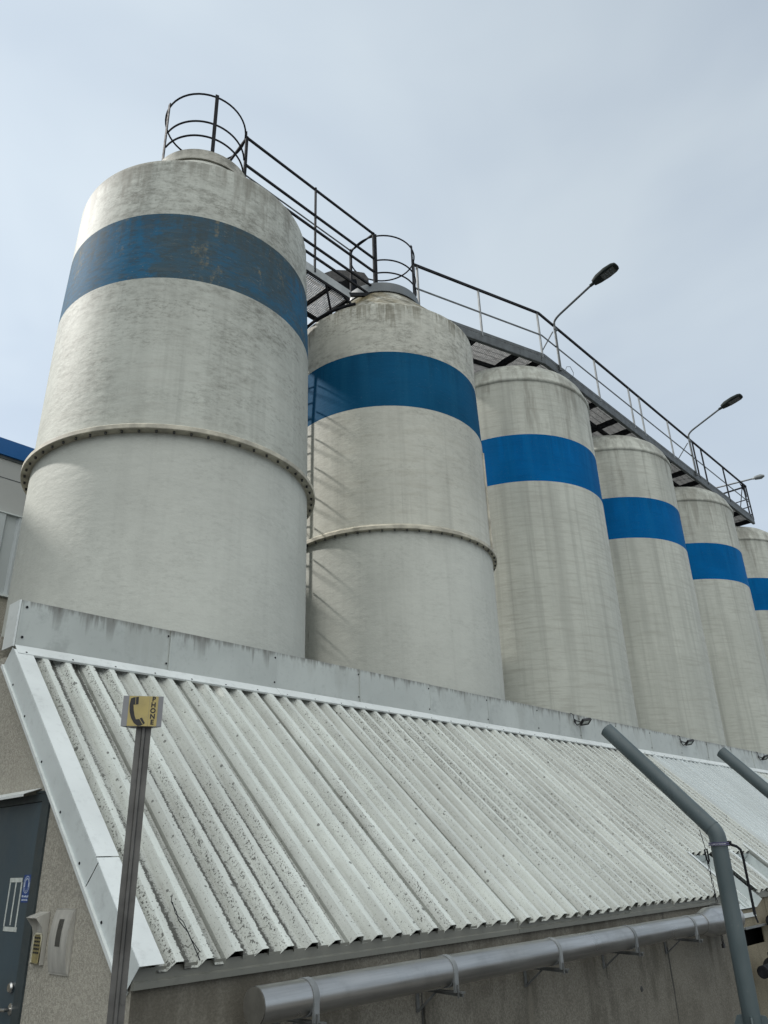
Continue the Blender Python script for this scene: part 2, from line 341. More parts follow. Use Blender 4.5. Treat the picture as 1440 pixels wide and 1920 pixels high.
m_tan = concrete('tan_concrete', (0.22, 0.195, 0.14), (0.16, 0.14, 0.10), stain_top=1.3, stain=0.8, bump=0.4)
m_yard = concrete('yard_asphalt', (0.125, 0.122, 0.115), (0.08, 0.078, 0.07), scale=0.4, bump=0.4)

def sheet_metal(name, col, top=None, amount=0.5, xs=7, length=0.18, rough=0.42):
    a = Mat(name); x, y, z = a.xyz()
    c = a.mix(a.rng(a.noise(1.3, 5, 0.6), 0.3, 0.7), tuple(v * 0.9 for v in col), tuple(v * 1.06 for v in col))
    c = a.mix(a.mul(a.rng(a.noise(18, 5, 0.7), 0.52, 0.72), 0.3), c, tuple(v * 0.6 for v in col))
    c = a.mix(a.mul(a.rng(a.noise(3.0, 8, 0.72, loc=(6, 2, 1)), 0.54, 0.68), 0.45), c, tuple(v * 0.58 for v in col))
    if top is not None:
        c = a.mix(a.mul(drips(a, z, top, length, xs), amount), c, (0.11, 0.105, 0.09))
        c = a.mix(a.mul(drips(a, z, top, length * 0.3, xs * 3, 2.0, (0.38, 0.6)), amount), c, (0.10, 0.095, 0.08))
        c = a.mix(a.mul(drips(a, z, top, 0.6, 3.0, 8.0, (0.5, 0.7)), amount * 0.35), c, (0.2, 0.2, 0.17))
    a.bump(a.noise(2.2, 3, 0.5), 0.12, 0.02)
    return a.fin(c, rough, 0.0, 0.45)
PZ0, PZ1 = 3.10, 3.43
m_para = sheet_metal('grey_parapet_sheet', (0.42, 0.45, 0.43), PZ1 + 0.004, 0.65, 9, 0.22)
m_trim = sheet_metal('pale_flashing', (0.64, 0.675, 0.665), None)
m_trim2 = sheet_metal('grey_flashing', (0.56, 0.605, 0.60), None)
m_fascia = sheet_metal('fascia_sheet', (0.15, 0.152, 0.132), 1.31, 0.5, 5, 0.08)

PITCH = 0.16535; X0R = 2.10; TAN = 0.917; AL = math.atan(TAN)
SV = Vector((0, math.cos(AL), math.sin(AL))); HV = Vector((0, -math.sin(AL), math.cos(AL)))
YE, ZE = 3.42, 1.296
PH0 = 2.625                                    # a crest centre
def roof_material(name, col, spots, grime):
    a = Mat(name); sp = a.n('ShaderNodeSeparateXYZ'); t = a.n('ShaderNodeNewGeometry')
    a.nt.links.new(t.outputs['Position'], sp.inputs[0]); X, Y, Z = sp.outputs
    ph = a.math('FRACT', a.math('DIVIDE', a.math('SUBTRACT', X, PH0 - 50 * PITCH), PITCH))   # 0 on a crest
    c = a.mix(a.rng(a.noise(0.9, 4), 0.3, 0.7), tuple(v * 0.93 for v in col), tuple(v * 1.05 for v in col))
    lng = a.noise(1.0, 5, 0.6, (14, 0.8, 0.8)); c = a.mix(a.mul(a.rng(lng, 0.45, 0.7), 0.28 * grime), c, tuple(v * 0.66 for v in col))
    # lichen and dirt gather in the pans, thickest along the foot of each rib
    pan = a.mul(a.rng(ph, 0.16, 0.30), a.rng(ph, 0.80, 0.55))
    wob = a.math('ADD', ph, a.mul(a.math('SUBTRACT', a.noise(7, 3, 0.6), 0.5), 0.10))
    foot = a.mul(a.rng(wob, 0.05, 0.14), a.rng(wob, 0.60, 0.42))             # along the right flank of each rib
    tail = a.mul(a.rng(wob, 0.10, 0.22), a.rng(wob, 0.85, 0.48)); far = a.mul(a.rng(wob, 0.68, 0.80), a.rng(wob, 0.92, 0.82))
    area = a.rng(a.noise(0.55, 3, 0.55, loc=(1.3, 4.0, 2.0)), 0.34, 0.56, 0.35, 1.0)
    rib = a.rng(a.noise(1.0, 2, 0.5, (3.1, 0.35, 0.35), loc=(0.4, 0, 0)), 0.36, 0.56, 0.25, 1.0)
    dens = a.mul(a.math('ADD', a.math('ADD', foot, a.mul(tail, 0.30)), a.mul(far, 0.42)), area, rib)
    pan2 = a.mul(a.rng(wob, 0.17, 0.27), a.rng(wob, 0.80, 0.66)); streak = a.noise(2.2, 5, 0.6, (5, 0.7, 0.7))
    film = a.mul(a.rng(streak, 0.30, 0.62, 0.35, 1.0), pan2, a.rng(a.noise(0.5, 2, 0.5, loc=(3, 3, 3)), 0.35, 0.6, 0.55, 1.0))
    c = a.mix(a.mul(film, 0.62 * grime), c, (0.27, 0.272, 0.24))
    crest = a.mul(a.rng(ph, 0.10, 0.17), a.rng(ph, 0.90, 0.83)); c = a.mix(a.mul(crest, a.rng(streak, 0.35, 0.65, 0.1, 1.0), 0.36 * grime), c, (0.26, 0.262, 0.235))
    grey = a.rng(a.noise(1.4, 4, 0.6, (3.1, 0.25, 0.25), loc=(2, 6, 1)), 0.36, 0.62, 0.02, 0.34); c = a.mix(a.mul(grey, grime), c, (0.30, 0.302, 0.275))
    gut = a.mul(a.rng(wob, 0.24, 0.34), a.rng(wob, 0.60, 0.42), a.rng(a.noise(3.2, 6, 0.65, (1, 0.6, 0.6)), 0.30, 0.60), a.math('ADD', a.mul(rib, 0.7), 0.3)); c = a.mix(a.mul(gut, 0.70 * grime), c, (0.10, 0.099, 0.086))
    n1 = a.noise(78, 3, 0.62); n2 = a.noise(30, 4, 0.6, loc=(5, 5, 5)); n3 = a.noise(120, 2, 0.6, loc=(1, 2, 3)); fine = n1
    sp1 = a.rng(a.math('ADD', n1, a.mul(dens, 0.275)), 0.675, 0.71)
    c = a.mix(a.mul(sp1, 0.90 * grime), c, (0.048, 0.047, 0.04))
    sp3 = a.rng(a.math('ADD', n3, a.mul(a.math('ADD', dens, a.mul(pan, area, 0.35)), 0.16)), 0.635, 0.71)
    c = a.mix(a.mul(sp3, 0.62 * grime), c, (0.085, 0.084, 0.072))
    sp2 = a.rng(a.math('ADD', n2, a.mul(dens, 0.13)), 0.69, 0.715)
    c = a.mix(a.mul(sp2, 0.80 * grime), c, (0.055, 0.054, 0.046))
    if spots:
        for sc, r1, lo in ((30, 0.34, 0.90), (11, 0.17, 0.90)):
            d, cc = a.voro(sc)
            sp2_ = a.n('ShaderNodeSeparateColor'); a.nt.links.new(cc, sp2_.inputs[0])
            rr = a.rng(sp2_.outputs[0], lo, 1.0, 0.0, r1, False)
            spot = a.math('LESS_THAN', a.math('ADD', d, a.mul(a.math('SUBTRACT', n1, 0.5), 0.28)), rr)
            c = a.mix(a.mul(spot, 0.75), c, (0.05, 0.05, 0.043))
    # hair-line stiffener in each pan and dull scuffs
    c = a.mix(a.mul(a.rng(a.noise(7, 8, 0.7), 0.52, 0.72), 0.22 * grime), c, tuple(v * 0.6 for v in col))
    a.bump(a.noise(6, 3), 0.06, 0.01)
    return a.fin(c, 0.5, 0, 0.4)
m_roof = roof_material('lichened_roof_sheet', (0.615, 0.65, 0.61), True, 1.0)
m_roof_new = roof_material('clean_roof_sheet', (0.52, 0.57, 0.575), False, 0.25)

m_door = plain('blue_grey_door_paint', (0.043, 0.068, 0.085), 0.42, 0.0, var=0.10, scale=3)
m_frame = plain('dark_frame_paint', (0.032, 0.045, 0.050), 0.45, var=0.12)
m_tape = plain('off_white_tape', (0.50, 0.53, 0.50), 0.6, var=0.12, scale=30)
m_sign_blue = plain('sign_blue', (0.008, 0.045, 0.20), 0.4, var=0.08)
m_white = plain('sign_white', (0.55, 0.62, 0.70), 0.5, var=0.05)
m_chrome = plain('worn_chrome', (0.55, 0.54, 0.52), 0.22, 1.0, var=0.1)
def brushed(name, col, rough, st, scr=0.0, met=1.0):
    a = Mat(name); n = a.noise(3, 6, 0.6, st)
    c = a.mix(a.rng(n, 0.3, 0.7), tuple(v * 0.82 for v in col), tuple(v * 1.08 for v in col))
    c = a.mix(a.mul(a.rng(a.noise(5, 6, 0.7), 0.5, 0.72), 0.35 + scr), c, tuple(v * 0.55 for v in col))
    a.bump(a.noise(6, 5, 0.6, st), 0.08, 0.004)
    return a.fin(c, a.rng(a.noise(2.2, 5), 0.3, 0.7, rough - 0.07, rough + 0.1), met)
m_inox = brushed('brushed_stainless', (0.44, 0.435, 0.42), 0.33, (0.4, 12, 12))
m_inox2 = brushed('weathered_stainless', (0.50, 0.49, 0.45), 0.42, (8, 8, 1), 0.15, 0.35)
m_inoxcap = brushed('dull_stainless_cap', (0.26, 0.25, 0.22), 0.6, (3, 3, 3), 0.1)
m_brass = plain('yellowed_keypad', (0.30, 0.255, 0.12), 0.5, 0.3, var=0.25, scale=40)
m_ivory = plain('ivory_rim', (0.52, 0.50, 0.38), 0.5)
def pipe_paint():
    a = Mat('grey_green_pipe_paint')
    c = a.mix(a.rng(a.noise(2.0, 5), 0.3, 0.7), (0.050, 0.071, 0.076), (0.080, 0.104, 0.110))
    c = a.mix(a.mul(a.rng(a.noise(16, 6, 0.7), 0.62, 0.72), 0.5), c, (0.15, 0.16, 0.155))
    c = a.mix(a.mul(a.rng(a.noise(3, 6, 0.7, (3, 3, 0.4)), 0.55, 0.7), 0.4), c, (0.04, 0.055, 0.058))
    a.bump(a.noise(11, 4), 0.12, 0.006); return a.fin(c, 0.48, 0, 0.45)
m_pipe = pipe_paint()
m_purple = plain('violet_gasket', (0.06, 0.055, 0.12), 0.5)
m_yellow = plain('faded_yellow_sticker', (0.36, 0.29, 0.105), 0.45, var=0.12, scale=14)
m_sbox = plain('grey_sign_box', (0.20, 0.205, 0.215), 0.5, 0.2, var=0.12, scale=20)
m_ink = plain('black_ink', (0.008, 0.008, 0.009), 0.5)
m_post = plain('galvanised_post', (0.105, 0.103, 0.098), 0.5, 0.45, var=0.3, scale=10)
m_clad = plain('pale_panel', (0.37, 0.38, 0.37), 0.55, var=0.06, scale=0.5)
m_rib = plain('ribbed_cladding_paint', (0.44, 0.48, 0.49), 0.5, var=0.08, scale=0.8)
m_blue = plain('fascia_blue', (0.004, 0.095, 0.30), 0.45, var=0.1, scale=0.7)
m_lamp = plain('lamp_housing', (0.022, 0.028, 0.026), 0.6, 0.0, spec=0.1)
m_lens = plain('lamp_lens', (0.025, 0.028, 0.024), 0.25)
m_glass = plain('floodlight_glass', (0.42, 0.45, 0.43), 0.2, spec=0.6)

# ------------------------------------------------------------------ ground
g = MB().box(-300, 400, -300, 400, -0.3, 0).build('ground', m_yard, None); g['kind'] = 'structure'

# ------------------------------------------------------------------ low silo building
B = thing('silo_building', 'low grey rendered building with sloping corrugated roof and sheet metal parapet under the silos', 'building', (2.1, 3.45, 0))
XR = 27.0; YB = 9.6; ZS = 2.85
def rp(x, s, h=0.0): return Vector((x, YE, ZE)) + SV * s + HV * h
def s_of_y(y): return (y - YE) / math.cos(AL)
S_TOP = s_of_y(5.40)
# end (gable) wall: polygon in Y,Z with a door opening
DY0, DY1, DZ = 4.486, 5.50, 2.095
gw = MB()
ztop = lambda y: ZE - 0.10 + (y - YE) * TAN
def gpoly(pts): gw.prism(pts, (2.1, 0, 0), (0, 1, 0), (0, 0, 1), (1, 0, 0), 0.25)
gpoly([(3.476, 0), (DY0, 0), (DY0, ztop(DY0)), (3.476, ztop(3.476))])
gpoly([(DY0, DZ), (DY1, DZ), (DY1, 3.05), (DY0, ztop(DY0))])
gpoly([(DY1, 0), (YB, 0), (YB, 3.22), (5.62, 3.22), (5.62, 3.05), (DY1, 3.05)])
gw.build('gable_wall', m_gable, B)
# front wall, with the service recess near the grey pipe
fw = MB()
fw.box(2.1, 8.93, 3.460, 3.4755, 0, 1.262); fw.box(8.9305, 9.10, 3.4603, 3.4755, 0, 1.118)
FW = fw.build('front_wall', m_wall, B)
fr = MB()
fr.box(9.101, 9.66, 3.4605, 3.475, 0, 0.79); fr.box(9.101, 9.555, 3.4605, 3.475, 0.945, 1.118); fr.box(9.5555, 9.66, 3.4605, 3.475, 0.945, 1.262)
fr.box(9.661, 9.86, 3.4605, 3.475, 0, 1.262); fr.box(9.875, 10.13, 3.4605, 3.475, 0, 1.262); fr.box(10.1305, 10.805, 3.4605, 3.475, 0, 1.118); fr.box(10.8055, XR, 3.4605, 3.475, 0, 1.262)
fr.build('side_wall', m_tan, B)
MB().box(2.36, XR - 0.3, 3.66, 3.70, 0, 1.1).build('recess', m_recess_shade, B)  # black sheet painted as the unlit depth behind the wall opening
MB().box(9.08, 9.70, 3.42, 3.4595, 0.945, 0.962).build('lintel', m_galv, B)
lf = MB(); lf.box(9.12, 9.51, 3.445, 3.4595, 1.045, 1.085); lf.box(9.475, 9.51, 3.445, 3.4595, 1.087, 1.117)
lf.build('hatch_frame', m_trim, B)
# joints between wall panels
for x in (4.004, 7.30): MB().box(x - 0.004, x + 0.004, 3.4585, 3.4598, 0, 1.21).build('panel_joint', m_bolt, B)
tag_spot = MB().dome((6.72, 3.4595, 0.69), 0.022, (0, -1, 0), 10, 0.25); tag_spot.build('drain_hole', m_bolt, B)
# fascia under the eaves
prof = [(3.459, 1.290), (3.446, 1.290), (3.446, 1.245), (3.434, 1.238), (3.434, 1.212), (3.459, 1.212)]
for x0, x1 in ((2.085, 5.025), (5.029, 8.66), (9.55, XR)): MB().prism(prof, (x0, 0, 0), (0, 1, 0), (0, 0, 1), (1, 0, 0), x1 - x0).build('fascia', m_fascia, B)
MB().box(2.36, XR, 5.5, YB, ZS - 0.2, ZS).box(2.36, XR, YB - 0.25, YB - 0.002, 0, ZS - 0.202).box(XR - 0.25, XR - 0.002, 3.71, YB - 0.26, 0, 1.2).build('roof_slab', m_yard, B)

# corrugated sheets
CH, VH, TH = 0.014, -0.031, 0.0022
def sheet_profile(xa, xb):
    pts = []; k0 = math.floor((xa - PH0) / PITCH) - 1; k1 = math.ceil((xb - PH0) / PITCH) + 1
    for k in range(k0, k1 + 1):
        c = PH0 + k * PITCH; lap = (k % 5 == 0); j = (math.sin(k * 12.9898) * 43758.5453) % 1.0 * 0.004 - 0.002
        e = 0.009 if lap else 0.0
        if lap: q = [(-0.070, VH), (-0.066, VH - 0.022), (-0.054, VH - 0.022), (-0.053, VH + 0.010), (-0.025, CH + e), (0.024, CH + e), (0.046, VH)]
        else: q = [(-0.048, VH), (-0.021, CH), (0.021, CH), (0.044, VH)]
        pts += [(c + x, h + j * (1 if h > 0 else 0)) for x, h in q]
    def at(x):
        for (x0, h0), (x1, h1) in zip(pts, pts[1:]):
            if x0 <= x <= x1: return h0 + (h1 - h0) * (x - x0) / max(1e-9, x1 - x0)
        return VH
    return [(xa, at(xa))] + [p for p in pts if xa + 1e-4 < p[0] < xb - 1e-4] + [(xb, at(xb))]
def sheets(mb, xa, xb, s0, s1, ragged=0.0, dh=0.0):
    pr = sheet_profile(xa, xb); n = len(pr); vs = []; fs = []
    rnd = random.Random(int(xa * 100))
    cuts = [s0] + [s0 + (s1 - s0) * t for t in (0.25, 0.5, 0.75)] + [s1]; L = len(cuts)
    lo = {}
    for i, (x, h) in enumerate(pr):
        sh = math.floor((x - PH0 + 0.06) / (5 * PITCH)); r = random.Random(sh * 31 + int(xa * 7)).uniform(-0.012, 0.008) + rnd.uniform(-ragged, ragged) + rnd.uniform(-0.0022, 0.0022)
        lo[i] = r
    for top in (0, 1):
        for j, s in enumerate(cuts):
            for i, (x, h) in enumerate(pr):
                ss = s + (lo[i] if j == 0 and s0 < 0.2 else 0)
                vs.append(rp(x, ss, h + dh - (TH if top == 0 else 0)))
    for j in range(L - 1):
        for i in range(n - 1):
            a = j * n + i; fs.append((a, a + 1, a + 1 + n, a + n)); b = L * n + a; fs.append((b, b + n, b + n + 1, b + 1))
    for i in range(n - 1):
        fs.append((i, L * n + i, L * n + i + 1, i + 1)); e = (L - 1) * n + i; fs.append((e, e + 1, L * n + e + 1, L * n + e))
    for i in (0, n - 1):
        for j in range(L - 1): fs.append((j * n + i, (j + 1) * n + i, L * n + (j + 1) * n + i, L * n + j * n + i))
    mb.add(vs, fs)
SC = s_of_y(3.832)
XA0, XA1, XB0, XB1 = 8.93, 9.55, 10.135, 10.80
XN0, XN1 = 11.647, 16.05
rf = MB()
sheets(rf, 2.20, XA0, 0, S_TOP)
sheets(rf, XA0 + 0.001, XA1, SC, S_TOP)
sheets(rf, XA1 + 0.001, XB0, 0, S_TOP, 0.012)
sheets(rf, XB0 + 0.001, XB1, SC, S_TOP)
sheets(rf, XB1 + 0.001, XN0, 0, S_TOP)
sheets(rf, XN1 + 0.003, XR, 0, S_TOP)
rf.build('corrugated_roof', m_roof, B, sharp=20)
rn = MB(); sheets(rn, XN0 + 0.003, XN1, 0, S_TOP, dh=0.006)
rn.build('corrugated_roof', m_roof_new, B, sharp=20)['label'] = 'cleaner pale sheets of the corrugated roof'
# recessed troughs cut in the lower edge of the roof
for xa, xb in ((XA0, XA1), (XB0, XB1)):
    w = xb - xa; tr = MB()
    tr.frame_box(rp(xa, 0), Vector((1, 0, 0)), SV, HV, (0.0, w), (-0.10, SC), (-0.135, -0.13))          # floor
    tr.frame_box(rp(xa, 0), Vector((1, 0, 0)), SV, HV, (0.0, w), (SC + 0.002, SC + 0.006), (-0.129, -0.036))   # head
    tr.frame_box(rp(xa, 0), Vector((1, 0, 0)), SV, HV, (w * 0.46, w * 0.49), (-0.09, SC), (-0.1295, -0.118))  # seam
    tr.frame_box(rp(xa, 0), Vector((1, 0, 0)), SV, HV, (w * 0.62, w * 0.63), (-0.09, SC), (-0.1295, -0.112))
    tr.frame_box(rp(xa, 0), Vector((1, 0, 0)), SV, HV, (w - 0.004, w - 0.0005), (-0.10, SC), (-0.129, -0.030))
    tr.frame_box(rp(xa, 0), Vector((1, 0, 0)), SV, HV, (0.0005, 0.004), (-0.10, SC), (-0.129, -0.030))
    tr.build('trough', m_trim2, B)
for x, s1 in ((XA0, SC), (XB0, SC), (XB1 + 0.03, SC + 0.12)):
    MB().frame_box(rp(x, 0), Vector((1, 0, 0)), SV, HV, (-0.045, 0.006), (0.03, s1), (0.0205, 0.024)).build('trough_edging', m_trim, B)
MB().frame_box(rp(9.36, 0), Vector((1, 0, 0)), SV, HV, (0, 0.02), (-0.03, 0.28), (-0.129, -0.085)).build('trough_edging', m_trim, B)
# verge flashing down the gable edge
S1V = s_of_y(5.335)
vt = MB()
vt.frame_box(rp(0, 0), Vector((1, 0, 0)), SV, HV, (2.083, 2.205), (-0.012, 0.640), (0.0215, 0.0235))
vt.frame_box(rp(0, 0), Vector((1, 0, 0)), SV, HV, (2.083, 2.205), (0.646, S1V), (0.0235, 0.0255))
vt.build('verge_top', m_trim, B)
vs_ = MB()
vs_.frame_box(rp(0, 0), Vector((1, 0, 0)), SV, HV, (2.080, 2.082), (-0.012, 0.600), (-0.118, 0.023))
vs_.frame_box(rp(0, 0), Vector((1, 0, 0)), SV, HV, (2.0785, 2.0805), (0.606, S1V + 0.02), (-0.118, 0.025))
vs_.build('verge_side', m_trim2, B)
vb = MB(); vb.frame_box(rp(0, 0), Vector((1, 0, 0)), SV, HV, (2.066, 2.0975), (-0.012, S1V + 0.03), (-0.138, -0.1185)); vb.build('verge_drip', m_trim, B)
for s in (0.36, 0.74, 1.12, 1.55, 2.0, 2.35): MB().dome(rp(2.078, s, -0.10), 0.008, (-1, 0, 0)).build('screw', m_steel, B)
# parapet of folded sheets with apron flashing
pa = MB(); seams = [2.10, 3.30, 4.40, 5.46, 6.54, 7.60, 8.68, 9.72, 10.76, 11.86, 12.95, 14.05, 15.15, 16.25, 17.35, 18.5, 19.7, 20.9, 22.1, 23.3, 24.5, 25.7, XR]
YP = 5.36
for i, (a, b) in enumerate(zip(seams, seams[1:])):
    rr = random.Random(i); dy = rr.uniform(-0.004, 0.004); e = 0.002 if i % 2 else 0.0
    pa = MB(); pa.box(a + 0.0006, b - 0.0006, YP + dy - e, YP + 0.012 + dy, PZ0, PZ1 + rr.uniform(-0.004, 0.003))
    pa.box(a + 0.0006, a + 0.016, YP + dy - e - 0.004, YP + dy - e - 0.0005, PZ0, PZ1 - 0.004)
    pa.build('parapet', m_para, B)
MB().box(2.085, 2.098, YP + 0.0, YP + 0.17, PZ0, PZ1).box(2.12, XR, YP + 0.014, YP + 0.17, PZ1 - 0.035, PZ1 - 0.006).build('parapet_end', m_trim, B)
ap = MB()
for i, (a, b) in enumerate(zip(seams[::2], seams[2::2] + [XR])):
    if b <= a: continue
    e = 0.003 if i % 2 else 0
    ap.prism([(0, 0.0), (0.105, 0.0), (0.105, 0.003), (0, 0.003)], rp(a, s_of_y(5.298), 0.026 + e), SV, HV, (1, 0, 0), b - a + 0.02)
    ap.prism([(0, 0.0), (0.003, 0.0), (0.003, -0.012), (0, -0.012)], rp(a, s_of_y(5.298) - 0.002, 0.0255 + e), SV, HV, (1, 0, 0), b - a + 0.02)
ap.build('apron_flashing', m_trim, B)
def screw(p, r, ax): MB().dome(p, r, ax).build('screw', m_steel, B)
for x in seams[1:13]:
    screw((x - 0.02, YP - 0.006, PZ1 - 0.05), 0.009, (0, -1, 0)); screw((x - 0.02, YP - 0.006, PZ0 + 0.06), 0.009, (0, -1, 0))
screw((2.14, YP - 0.002, PZ1 - 0.045), 0.010, (0, -1, 0)); screw((2.14, YP - 0.002, PZ0 + 0.07), 0.010, (0, -1, 0))
x = 2.16
while x < 16: screw(rp(x, s_of_y(5.298) + 0.018, 0.031), 0.007, HV); x += 0.331
# brackets of rust drip under parapet seams come from the sheet material

# door
D = MB().box(2.096, 2.130, 4.578, DY1 - 0.06, 0.06, 2.05).build('door', m_door, B)
df = MB()
df.box(2.088, 2.15, DY0, DY0 + 0.088, 0.0, DZ - 0.002); df.box(2.088, 2.15, DY1 - 0.055, DY1, 0.0, DZ - 0.002); df.box(2.0885, 2.15, DY0 + 0.0885, DY1 - 0.0555, 2.053, DZ - 0.002)
df.build('door_frame', m_frame, B)
aw = MB(); aw.prism([(0, 0), (-0.105, -0.035), (-0.105, -0.05), (-0.10, -0.05), (-0.10, -0.037), (0, -0.004)], (2.098, 4.62, 2.128), (1, 0, 0), (0, 0, 1), (0, 1, 0), 1.1)
aw.build('door_hood', m_trim, B)
MB().box(2.086, 2.0985, 4.44, 4.66, 2.097, 2.109).build('door_head', m_frame, B)
hd = MB()
hd.tube([(2.096, 4.602, 1.05), (2.060, 4.602, 1.05), (2.052, 4.625, 1.05), (2.052, 4.73, 1.045)], 0.0095, 10)
hd.lathe([(0.0, 0), (0.027, 0), (0.027, 0.006), (0.02, 0.010), (0, 0.010)], 0, 0, 16)
base_n = 16 * 5
for i in range(len(hd.v) - base_n, len(hd.v)):
    v = hd.v[i]; hd.v[i] = Vector((2.0958 - v.z, 4.602 + v.x, 1.05 + v.y))
hd.build('handle', m_chrome, D)
lk = MB(); lk.lathe([(0.0, 0), (0.026, 0), (0.026, 0.014), (0.019, 0.022), (0, 0.022)], 0, 0, 18)
for i, v in enumerate(lk.v): lk.v[i] = Vector((2.0958 - v.z, 4.618 + v.x, 1.146 + v.y))
lk.build('lock', m_chrome, D)
tp = MB()
for y0, y1, z0, z1 in ((4.690, 4.845, 1.640, 1.662), (4.672, 4.838, 1.398, 1.420), (4.830, 4.843, 1.421, 1.639), (4.755, 4.768, 1.428, 1.639), (4.684, 4.698, 1.421, 1.639)):
    tp.box(2.0940, 2.0955, y0, y1, z0, z1)
tp.build('tape_strips', m_tape, D)

# ear protection sign stuck on the door
SG = thing('safety_sign', 'small blue ear protection sign stuck on the dark door beside the white tape strips', 'sign', (2.094, 4.617, 1.60))
MB().box(2.0938, 2.0955, 4.576 + 0.006, 4.670, 1.540, 1.676).build('plate', m_sign_blue, SG)
ring = MB()
def yz_ring(mb, cy, cz, ry, rz, w, x, a0=0, a1=360, n=40):
    A = [rad(a0 + (a1 - a0) * k / n) for k in range(n + 1)]
    for p, q in zip(A, A[1:]):
        mb.add([(x, cy + (ry - w) * math.cos(p), cz + (rz - w) * math.sin(p)), (x, cy + ry * math.cos(p), cz + rz * math.sin(p)),
                (x, cy + ry * math.cos(q), cz + rz * math.sin(q)), (x, cy + (ry - w) * math.cos(q), cz + (rz - w) * math.sin(q))], [(0, 1, 2, 3)])
yz_ring(ring, 4.626, 1.628, 0.037, 0.043, 0.0032, 2.0932)
yz_ring(ring, 4.626, 1.628, 0.0255, 0.033, 0.003, 2.0932, 10, 170)
yz_ring(ring, 4.626, 1.628, 0.0215, 0.0285, 0.002, 2.0932, 20, 160)
yz_ring(ring, 4.626, 1.622, 0.020, 0.028, 0.0025, 2.0932, 200, 340)
for sy in (-1, 1): ring.add([(2.0932, 4.626 + sy * 0.019, 1.617), (2.0932, 4.626 + sy * 0.028, 1.614), (2.0932, 4.626 + sy * 0.028, 1.640), (2.0932, 4.626 + sy * 0.019, 1.636)], [(0, 1, 2, 3)])
ring.build('ear_muff_symbol', m_white, SG)
text_mesh('lettering', 'Hörselskydd', 0.0155, m_white, SG, (2.0932, 4.626, 1.570), (0, -1, 0), (0, 0, 1))
text_mesh('lettering', 'skall användas', 0.0125, m_white, SG, (2.0932, 4.626, 1.553), (0, -1, 0), (0, 0, 1))

# keypad under a steel hood, left of the stainless box
K = thing('door_keypad', 'yellowed keypad under a steel rain hood between the dark door and the stainless box', 'keypad', (2.098, 4.39, 1.27))
kb = MB()
hood = [(0, 0), (0.022, 0), (0.022, 0.125), (0.034, 0.168), (0.072, 0.215), (0, 0.238)]
for y in (4.316, 4.424): kb.prism(hood, (2.098, y, 1.262), (-1, 0, 0), (0, 0, 1), (0, 1, 0), 0.003)
kb.prism([(0, 0.238), (0.072, 0.215), (0.072, 0.212), (0, 0.235)], (2.098, 4.3195, 1.262), (-1, 0, 0), (0, 0, 1), (0, 1, 0), 0.104)
kb.box(2.090, 2.097, 4.3195, 4.4235, 1.265, 1.49)
kb.build('hood', m_inox2, K)
MB().box(2.078, 2.0895, 4.326, 4.418, 1.264, 1.400).build('panel', m_brass, K, bevel=0.004)
rm = MB(); rm.tube([(2.077, 4.329, 1.268), (2.077, 4.415, 1.268), (2.077, 4.415, 1.385), (2.077, 4.40, 1.400), (2.077, 4.344, 1.400), (2.077, 4.329, 1.385)], 0.0042, 8, closed=True)
rm.build('rim', m_ivory, K)
for r_ in range(5):
    for c_ in range(3): MB().box(2.0735, 2.0775, 4.346 + c_ * 0.022, 4.358 + c_ * 0.022, 1.312 + r_ * 0.0165, 1.320 + r_ * 0.0165).build('key', m_bolt, K)
# bowed stainless cover
SB = thing('entrance_light', 'curved stainless wall box with a dark slotted window right of the keypad', 'wall box', (2.098, 4.15, 1.24))
sb = MB(); pts = []
bow = lambda t: 0.010 + 0.020 * math.sin(PI * t) ** 0.9
for k in range(13): pts.append((bow(k / 12), k / 12 * 0.272))
sb.prism([(0, 0)] + pts + [(0, 0.272)], (2.0985, 4.048, 1.238), (-1, 0, 0), (0, 0, 1), (0, 1, 0), 0.186)
sb.build('cover', m_inox2, SB, sharp=50)
MB().box(2.092, 2.0995, 4.042, 4.240, 1.230, 1.518).build('back_plate', m_inox2, SB)
sw = MB(); n_ = 6
for k in range(n_):
    t0, t1 = 0.42 + 0.44 * k / n_, 0.42 + 0.44 * (k + 1) / n_
    f = lambda t: 2.0985 - (bow(t) + 0.0008)
    sw.add([(f(t0), 4.115, 1.238 + .272 * t0), (f(t0), 4.165, 1.238 + .272 * t0), (f(t1), 4.165, 1.238 + .272 * t1), (f(t1), 4.115, 1.238 + .272 * t1)], [(0, 1, 2, 3)])
sw.build('window', plain('smoked_window', (0.05, 0.05, 0.045), 0.35), SB)

